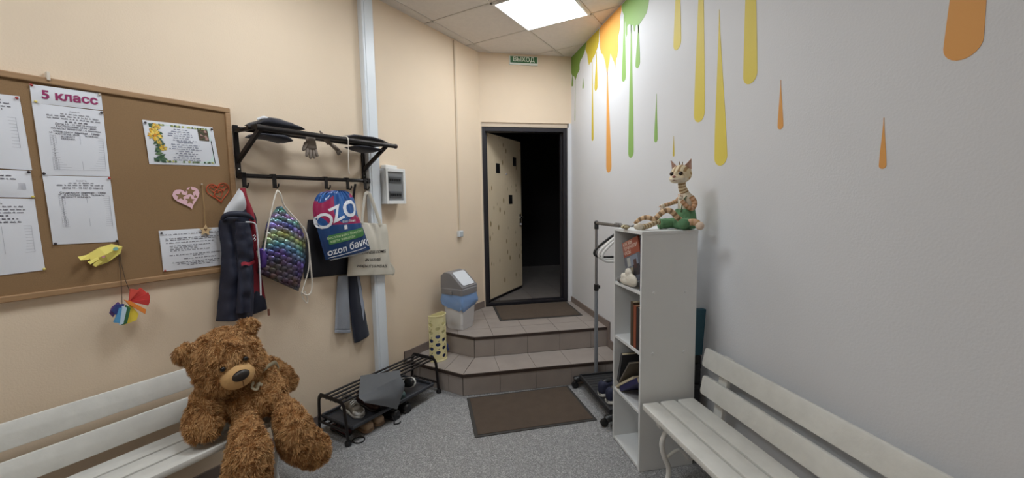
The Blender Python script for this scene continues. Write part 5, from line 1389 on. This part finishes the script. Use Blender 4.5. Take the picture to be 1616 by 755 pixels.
# third compartment: leaning books
z0 = .3435
M_B4 = mat('cover_charcoal', (64, 66, 70), .6); M_B5 = mat('cover_grey_brown', (104, 98, 92), .6); M_B6 = mat('cover_cream', (202, 190, 164), .6); M_B7 = mat('cover_navy', (46, 48, 92), .35)
def leanbook(lab, x, y, zz, ang, w_, h, d_, cv):
    M = Matrix.Translation((x, y, zz)) @ Matrix.Rotation(R(ang), 4, 'X')
    return book(lab, M, w_, h, d_, cv)
leanbook('charcoal book leaning on the far panel, third compartment', 1.075, 2.243, z0+.036, 15, .17, .20, .024, M_B4)
leanbook('thin grey-brown book leaning steeply in the third compartment', 1.070, 2.222, z0+.045, 37, .17, .215, .010, M_B5)
leanbook('cream book lying slanted in the third compartment', 1.066, 2.253, z0+.001, 55, .17, .262, .014, M_B6)
leanbook('navy blue book, lowest of the slanted pile in the third compartment', 1.068, 2.199, z0+.001, 55, .17, .255, .030, M_B7)

# flat boards stored between shelf unit and wall
t = thing('black_box_stand', 'narrow black stand in the gap between shelf unit and wall', 'stand', (1.425, 2.05, 0))
part(t, 'panel', MB().box(1.394, 1.475, 2.02, 2.26, .0, .60), M_BLK, bevel=.003)
for z in (.12, .30, .42, .54): part(t, 'slot_rail', MB().box(1.398, 1.471, 2.010, 2.02, z-.014, z+.014), mat('black_satin', (40, 40, 44), .3), bevel=.002)
t = thing('teal_folder', 'flat teal folder standing on the black stand beside the wall', 'folder', (1.43, 2.05, .6015))
part(t, 'cover', MB().prism([(1.394, 2.025, .6015), (1.486, 2.025, .6015), (1.503, 2.025, .868), (1.394, 2.025, .872)], (0, .03, 0)), mat('teal_card', (44, 88, 104), .6), bevel=.002)
part(t, 'spine', MB().prism([(1.392, 2.022, .6015), (1.398, 2.022, .6015), (1.398, 2.022, .875), (1.392, 2.022, .875)], (0, .036, 0)), mat('teal_dark', (34, 66, 80), .6))

# ================================================================== garment rack
t = thing('garment_rack', 'chrome clothes rail on a black base behind the shelf unit', 'clothes rail', (1.25, 2.7, 0))
GX, GY0, GY1, GZ = 1.248, 2.40, 3.012, 1.318
M_CHR = mat('rail_steel', (150, 150, 152), .3, metal=.85); M_GRYT = mat('rail_grey_tube', (138, 142, 148), .45, metal=.2)
for y in (GY1, GY0):
    pl = part(t, 'upright', MB().tube([(GX, y, .07), (GX, y, .80)], .0145, 14), M_GRYT, smooth=60)
    part(t, 'upper_tube', MB().tube([(GX, y, .79), (GX, y, GZ)], .0115, 14), M_CHR, parent=pl, smooth=60)
    part(t, 'collar', MB().lathe([(.018, .0), (.019, .004), (.019, .044), (.017, .05)], (GX, y, .78), 16).box(GX+.012, GX+.03, y-.008, y+.008, .795, .82), M_BLK, parent=pl, smooth=40)
    part(t, 'elbow', MB().lathe([(.0165, 0), (.0165, .04), (.012, .045)], (GX, y, GZ-.048), 14).ell((GX, y, GZ), (.019, .022, .019), None, 14, 10), M_BLK, parent=pl, smooth=60)
    sy = 1 if y > 2.7 else -1
    ft = part(t, 'base_foot', MB().tube(smoothpath([(1.065, y, .058), (1.10, y, .066), (1.25, y, .066), (1.42, y, .066), (1.455, y, .058)], 4), .026, 12, flat=(1.1, .9)), M_BLK, smooth=60)
    for x in (1.062, 1.455):
        part(t, 'castor', MB().lathe([(.012, -.014), (.026, -.011), (.027, 0), (.026, .011), (.012, .014)], (x, y-.02*sy, .0275), 18, 'y').tube([(x, y-.02*sy, .03), (x, y-.01*sy, .06)], .009, 8), M_BLK, parent=ft, smooth=40)
part(t, 'hanging_rail', MB().tube([(GX, GY0, GZ), (GX, GY1, GZ)], .0125, 14), M_CHR, smooth=60)
M_TR2 = mat('tray_black_ribbed', (46, 46, 48), .55)
tr = part(t, 'shoe_tray', MB().box(1.105, 1.40, GY0+.03, GY1-.03, .088, .096), M_TR2)
for a in ((1.098, 1.108, GY0+.02, GY1-.02), (1.397, 1.407, GY0+.02, GY1-.02), (1.108, 1.397, GY0+.02, GY0+.03), (1.108, 1.397, GY1-.03, GY1-.02)):
    part(t, 'tray_rim', MB().box(*a, .076, .112), M_TR2, parent=tr, bevel=.003)
for k in range(13):
    y = GY0+.055+k*.042; part(t, 'tray_rib', MB().box(1.125, 1.385, y-.006, y+.006, .096, .0985), M_TR2, parent=tr)
# hangers
def hanger(label, y, mt, dx, dz, hw):
    t = thing('clothes_hanger', label, 'hanger', (GX, y, 1.05), group='hangers on the clothes rail')
    c = GX+.03
    zb = 1.085+dz
    loop = smoothpath([(c, y, zb+.165), (c-.05, y, zb+.150), (c-hw+.03, y, zb+.082), (c-hw+dx, y, zb+.045), (c-hw+dx, y, zb+.018), (c-hw+.035, y, zb), (c-.05, y, zb-.004), (c+.06, y, zb-.002), (c+.09, y, zb+.03), (c+.085, y, zb+.07), (c+.05, y, zb+.13)], 5, True)
    part(t, 'arms', MB().tube(loop, .0095, 8, closed=True), mt, smooth=60)
    hk = smoothpath([(c, y, zb+.165), (c, y, zb+.195), (GX+.022, y, GZ-.02)], 4)
    hk += [Vector((GX+.0178*math.cos(R(a)), y, GZ+.0178*math.sin(R(a)))) for a in range(-20, 201, 20)]
    part(t, 'hook', MB().tube(hk, .0025, 8), M_CHR, smooth=60)
M_HB = mat('hanger_black', (28, 28, 30), .35); M_HW = mat('hanger_white', (226, 226, 224), .35)
hanger('black plastic hanger, rearmost on the clothes rail', 2.66, M_HB, -.008, .014, .178)
hanger('white plastic hanger, middle one on the clothes rail', 2.628, M_HW, .0, .002, .168)
hanger('white plastic hanger, frontmost on the clothes rail', 2.598, M_HW, .006, -.008, .162)
# shoes on the rail's tray
M_NVS = mat('shoe_navy_knit', (36, 40, 64), .75)
for x, y, lab in ((1.19, 2.66, 'farther navy trainer with white sole on the clothes rail tray'), (1.20, 2.55, 'nearer navy trainer with white sole on the clothes rail tray')):
    M = Matrix.Translation((x+.02, y, .0995)) @ Matrix.Rotation(R(188), 4, 'Z')
    shoe(lab, Matrix.Translation((x+.05, y, .0995)) @ Matrix.Rotation(R(12), 4, 'Z'), .25, M_NVS, M_WHS, 'W', (x+.05, y, .0995), 'navy trainers on the clothes rail tray', lace=M_NVS, thick=.026)

# ================================================================== cat doll on the shelf unit
CZ = SH+.002; CY = 2.10
t = thing('cat_doll', 'striped cat doll in green shorts sitting on the shelf unit', 'doll', (1.40, CY, CZ))
FURL = (226, 210, 178); STR = (166, 136, 98); PNK = (214, 174, 142); CRM = (226, 216, 196)
M_DOLL = vmat('doll_felt', .85, bump=.25, bscale=160)
def stripe_tube(pts, rs, n=10, c1=FURL, c2=STR, period=.02, sub=6, duty=.42):
    P_ = smoothpath(pts, sub); m_ = len(P_)
    rr = [polyat([(r_,) for r_ in rs], i/(m_-1))[0] for i in range(m_)]
    # resample finely
    Q = []; RR = []
    for i in range(m_-1):
        for k in range(3): Q.append(P_[i].lerp(P_[i+1], k/3)); RR.append(rr[i]+(rr[i+1]-rr[i])*k/3)
    Q.append(P_[-1]); RR.append(rr[-1])
    mb = MB().tube(Q, RR, n); mb.colored = True
    d_ = 0
    for i in range(len(Q)):
        if i: d_ += (Q[i]-Q[i-1]).length
        c = lin(c2 if (d_/period) % 1 < duty else c1)
        for k in range(n): mb.c[i*n+k] = c
    return mb
# torso
to = MB(); to.color(CRM)
to.loft([[(1.412+.0+dx+rx*math.cos(a), CY+ry*math.sin(a), CZ+z) for a in [2*math.pi*i/18 for i in range(18)]] for z, rx, ry, dx in ((.02,.04,.045,0),(.06,.044,.05,0),(.10,.042,.047,.002),(.162,.041,.049,.0),(.192,.032,.043,-.004),(.210,.018,.022,-.006))])
part(t, 'torso', to, M_DOLL, smooth=180)
nk = part(t, 'neck', stripe_tube([(1.407,CY,CZ+.175),(1.400,CY,CZ+.205),(1.388,CY,CZ+.230),(1.382,CY,CZ+.26)], [.027,.025,.023,.021], period=.016), M_DOLL, smooth=180)
# head looks to the left of the picture and slightly towards the viewer
HC = Vector((1.370, CY-.005, CZ+.302)); HS = 1.30; Rd = Matrix.Rotation(R(28), 3, 'Z')
def hd3(x, y, z): return HC + Rd @ (Vector((x, y, z))*HS)     # -x is the face direction
raw = union_remesh(MB().ell(hd3(.006, 0, .006), (0.0572, 0.0572, 0.0520), Rd, 20, 14).ell(hd3(-.028, 0, -.016), (0.0338, 0.0338, 0.0247), Rd).ell(hd3(-.018, .016, -.014), (0.0312, 0.0286, 0.0260), Rd).ell(hd3(-.018, -.016, -.014), (0.0312, 0.0286, 0.0260), Rd).ell(hd3(-.034, 0, .004), (0.0156, 0.0130, 0.0208), Rd), .0042, 3)
raw.colored = True; raw.c = []
for v in raw.v:
    q = (Rd.transposed() @ (Vector(v)-HC))/HS
    c = FURL
    if q.z > .012 and abs(math.sin(q.y*150)) > .80 and q.x > -.04: c = STR
    if q.x > .002 and q.z < .012 and abs(math.sin(q.z*170+q.x*60)) > .72: c = (186, 148, 96)
    if q.z < -.012 and q.x < -.01: c = CRM
    raw.c.append(lin(c))
hd_ = part(t, 'head', raw, M_DOLL, smooth=180)
for sy in (-1, 1):
    e0 = hd3(.006, sy*.030, .034); pt = hd3(.002, sy*.046, .068); a1 = hd3(.0, sy*.016, .040); a2 = hd3(.012, sy*.044, .024)
    mb = MB(); mb.color((186, 150, 134)); f_ = Rd @ Vector((-1, 0, 0))
    ring = smoothpath([a1, lerp(a1, pt, .6), pt, lerp(a2, pt, .6), a2], 3)
    ctr = (Vector(a1)+Vector(a2))/2
    mb.add([tuple(p) for p in ring]+[tuple(ctr+f_*-.01)], [(i, i+1, len(ring)) for i in range(len(ring)-1)])
    part(t, 'ear', mb, M_DOLL, parent=hd_, solid=.004, smooth=60)
    part(t, 'eye', MB().ell(hd3(-.034, sy*.019, .006), (0.0078, 0.0111, 0.0097), Rd, 12, 8), mat('doll_eye', (34, 24, 18), .1), parent=hd_, smooth=180)
    part(t, 'eye_rim', MB().tube([hd3(-.0375+.004*abs(math.cos(a)), sy*.019+.0105*math.cos(a), .006+.0085*math.sin(a)) for a in [6.283*i/14 for i in range(14)]], .0016, 6, closed=True), mat('doll_rim', (120, 92, 62), .8), parent=hd_)
part(t, 'nose', MB().ell(hd3(-.052, 0, -.007), (0.0078, 0.0104, 0.0065), Rd, 10, 8), mat('doll_nose', (150, 96, 82), .6), parent=hd_, smooth=180)
part(t, 'mouth', MB().tube(smoothpath([hd3(-.036, -.019, -.021), hd3(-.049, -.009, -.025), hd3(-.053, 0, -.021), hd3(-.049, .009, -.025), hd3(-.036, .019, -.021)], 4), .0016, 6), mat('doll_mouth', (120, 70, 60), .8), parent=hd_)
part(t, 'hair_tuft', MB().tube([hd3(.0, .004, .042), hd3(-.004, .003, .06)], [.004, .001], 6).tube([hd3(.004, -.004, .042), hd3(.008, -.006, .058)], [.004, .001], 6), mat('doll_rim', (120, 92, 62)), parent=hd_)
# arms
part(t, 'arm', stripe_tube([(1.412,CY-.046,CZ+.182),(1.428,CY-.058,CZ+.146),(1.408,CY-.062,CZ+.115),(1.375,CY-.060,CZ+.130),(1.350,CY-.052,CZ+.160)], [.015,.0145,.013,.012,.012], c1=PNK, c2=(178,132,92), period=.022), M_DOLL, smooth=180)
part(t, 'arm', stripe_tube([(1.405,CY+.040,CZ+.180),(1.38,CY+.045,CZ+.155),(1.35,CY+.02,CZ+.152),(1.31,CY+.0,CZ+.142),(1.278,CY-.005,CZ+.136)], [.014,.013,.012,.011,.011], c1=PNK, c2=STR, period=.022), M_DOLL, smooth=180)
for c, d_ in (((1.345,CY-.05,CZ+.176), (-.4,0,.9)), ((1.262,CY-.008,CZ+.130), (-.5,0,-.85))):
    d_ = Vector(d_).normalized(); c = Vector(c)
    hb = MB(); hb.color(CRM); hb.ell(c, (.014,.012,.014), None, 12, 8)
    pm_ = part(t, 'hand', hb, M_DOLL, smooth=180)
    for k in (-1, 0, 1):
        fb = MB(); fb.color((226, 206, 186)); fb.tube([c, c+d_*.014+Vector((0,k*.008,.001)), c+d_*.024+Vector((.002,k*.010,.0))], [.0055,.005,.0035], 8)
        part(t, 'finger', fb, M_DOLL, parent=pm_, smooth=180)
    fb = MB(); fb.color((226, 206, 186)); sd_ = Vector((d_.z, 0, -d_.x)); fb.tube([c, c+sd_*.014+d_*.004, c+sd_*.018+d_*.014], [.0055,.005,.0035], 8); part(t, 'thumb', fb, M_DOLL, parent=pm_, smooth=180)
# shorts
M_SHO = mat('green_linen', (98, 142, 102), .85, var=.1, vscale=30, bump=.3, bscale=120)
sh_ = MB().loft([[(1.408+dx+rx*math.cos(a)+.010*noise.noise(Vector((math.cos(a)*3, math.sin(a)*3, z*60))), CY+ry*math.sin(a), CZ+z) for a in [2*math.pi*i/22 for i in range(22)]] for z, rx, ry, dx in ((.0015,.05,.065,-.002),(.02,.062,.075,-.008),(.05,.062,.068,-.006),(.085,.056,.058,-.003),(.112,.051,.053,0),(.113,.047,.049,0))])
so_ = part(t, 'shorts', sh_, M_SHO, smooth=180)
for y_, pts in ((1, [(1.39,CY+.035,CZ+.035),(1.33,CY+.045,CZ+.03),(1.278,CY+.05,CZ+.028)]), (-1, [(1.40,CY-.04,CZ+.038),(1.36,CY-.072,CZ+.036),(1.335,CY-.095,CZ+.032)])):
    part(t, 'shorts_leg', MB().tube(smoothpath(pts, 5), [.034-.003*abs(math.sin(i)) for i in range(11)], 14, flat=(1, .92)), M_SHO, parent=so_, smooth=180)
part(t, 'strap', MB().tube(smoothpath([(1.362,CY-.03,CZ+.095),(1.368,CY-.038,CZ+.15),(1.395,CY-.034,CZ+.186),(1.43,CY-.03,CZ+.17),(1.452,CY-.025,CZ+.10)], 5), .005, 8, flat=(1, .4)), mat('strap_dark_green', (70, 92, 62), .8), smooth=60)
# legs
part(t, 'leg', stripe_tube([(1.300,CY+.05,CZ+.03),(1.262,CY+.045,CZ+.040),(1.225,CY+.035,CZ+.030),(1.19,CY+.02,CZ+.02),(1.145,CY+.0,CZ+.0165)], [.016,.016,.0155,.016,.017], period=.026), M_DOLL, smooth=180)
part(t, 'foot', (lambda m_: (m_.color(CRM), m_.ell((1.118,CY-.008,CZ+.0195), (.028,.018,.019), None, 14, 10))[1])(MB()), M_DOLL, smooth=180)
part(t, 'leg', stripe_tube([(1.352,CY-.088,CZ+.036),(1.372,CY-.10,CZ+.042),(1.392,CY-.115,CZ+.042),(1.402,CY-.13,CZ+.034)], [.016,.018,.019,.018], c1=PNK, c2=(196,160,120), period=.03), M_DOLL, smooth=180)
part(t, 'foot', (lambda m_: (m_.color((226, 204, 184)), m_.ell((1.403,CY-.142,CZ+.0235), (.022,.024,.023), None, 14, 10))[1])(MB()), M_DOLL, smooth=180)
# tail
part(t, 'tail', stripe_tube([(1.352,CY-.06,CZ+.045),(1.315,CY-.065,CZ+.07),(1.285,CY-.062,CZ+.10),(1.255,CY-.055,CZ+.108),(1.225,CY-.045,CZ+.088),(1.20,CY-.03,CZ+.062),(1.165,CY-.01,CZ+.070),(1.135,CY+.01,CZ+.060),(1.115,CY+.03,CZ+.035)], [.014,.015,.015,.015,.015,.0145,.0135,.0125,.010], period=.03, c1=(222,190,152), c2=(150,120,90)), M_DOLL, smooth=180)
part(t, 'foot', (lambda m_: (m_.color((206,194,160)), m_.ell((1.090,CY+.10,CZ+.013), (.022,.03,.0125), None, 12, 8), m_.color((120,100,72)), m_.ell((1.090,CY+.085,CZ+.013), (.0215,.006,.0128), None, 12, 8), m_.ell((1.090,CY+.115,CZ+.013), (.0195,.006,.0122), None, 12, 8))[1])(MB()), M_DOLL, smooth=180)
t.obj.location = (1.354, 2.035, CZ); t.obj.scale = (.967, .967, .967)
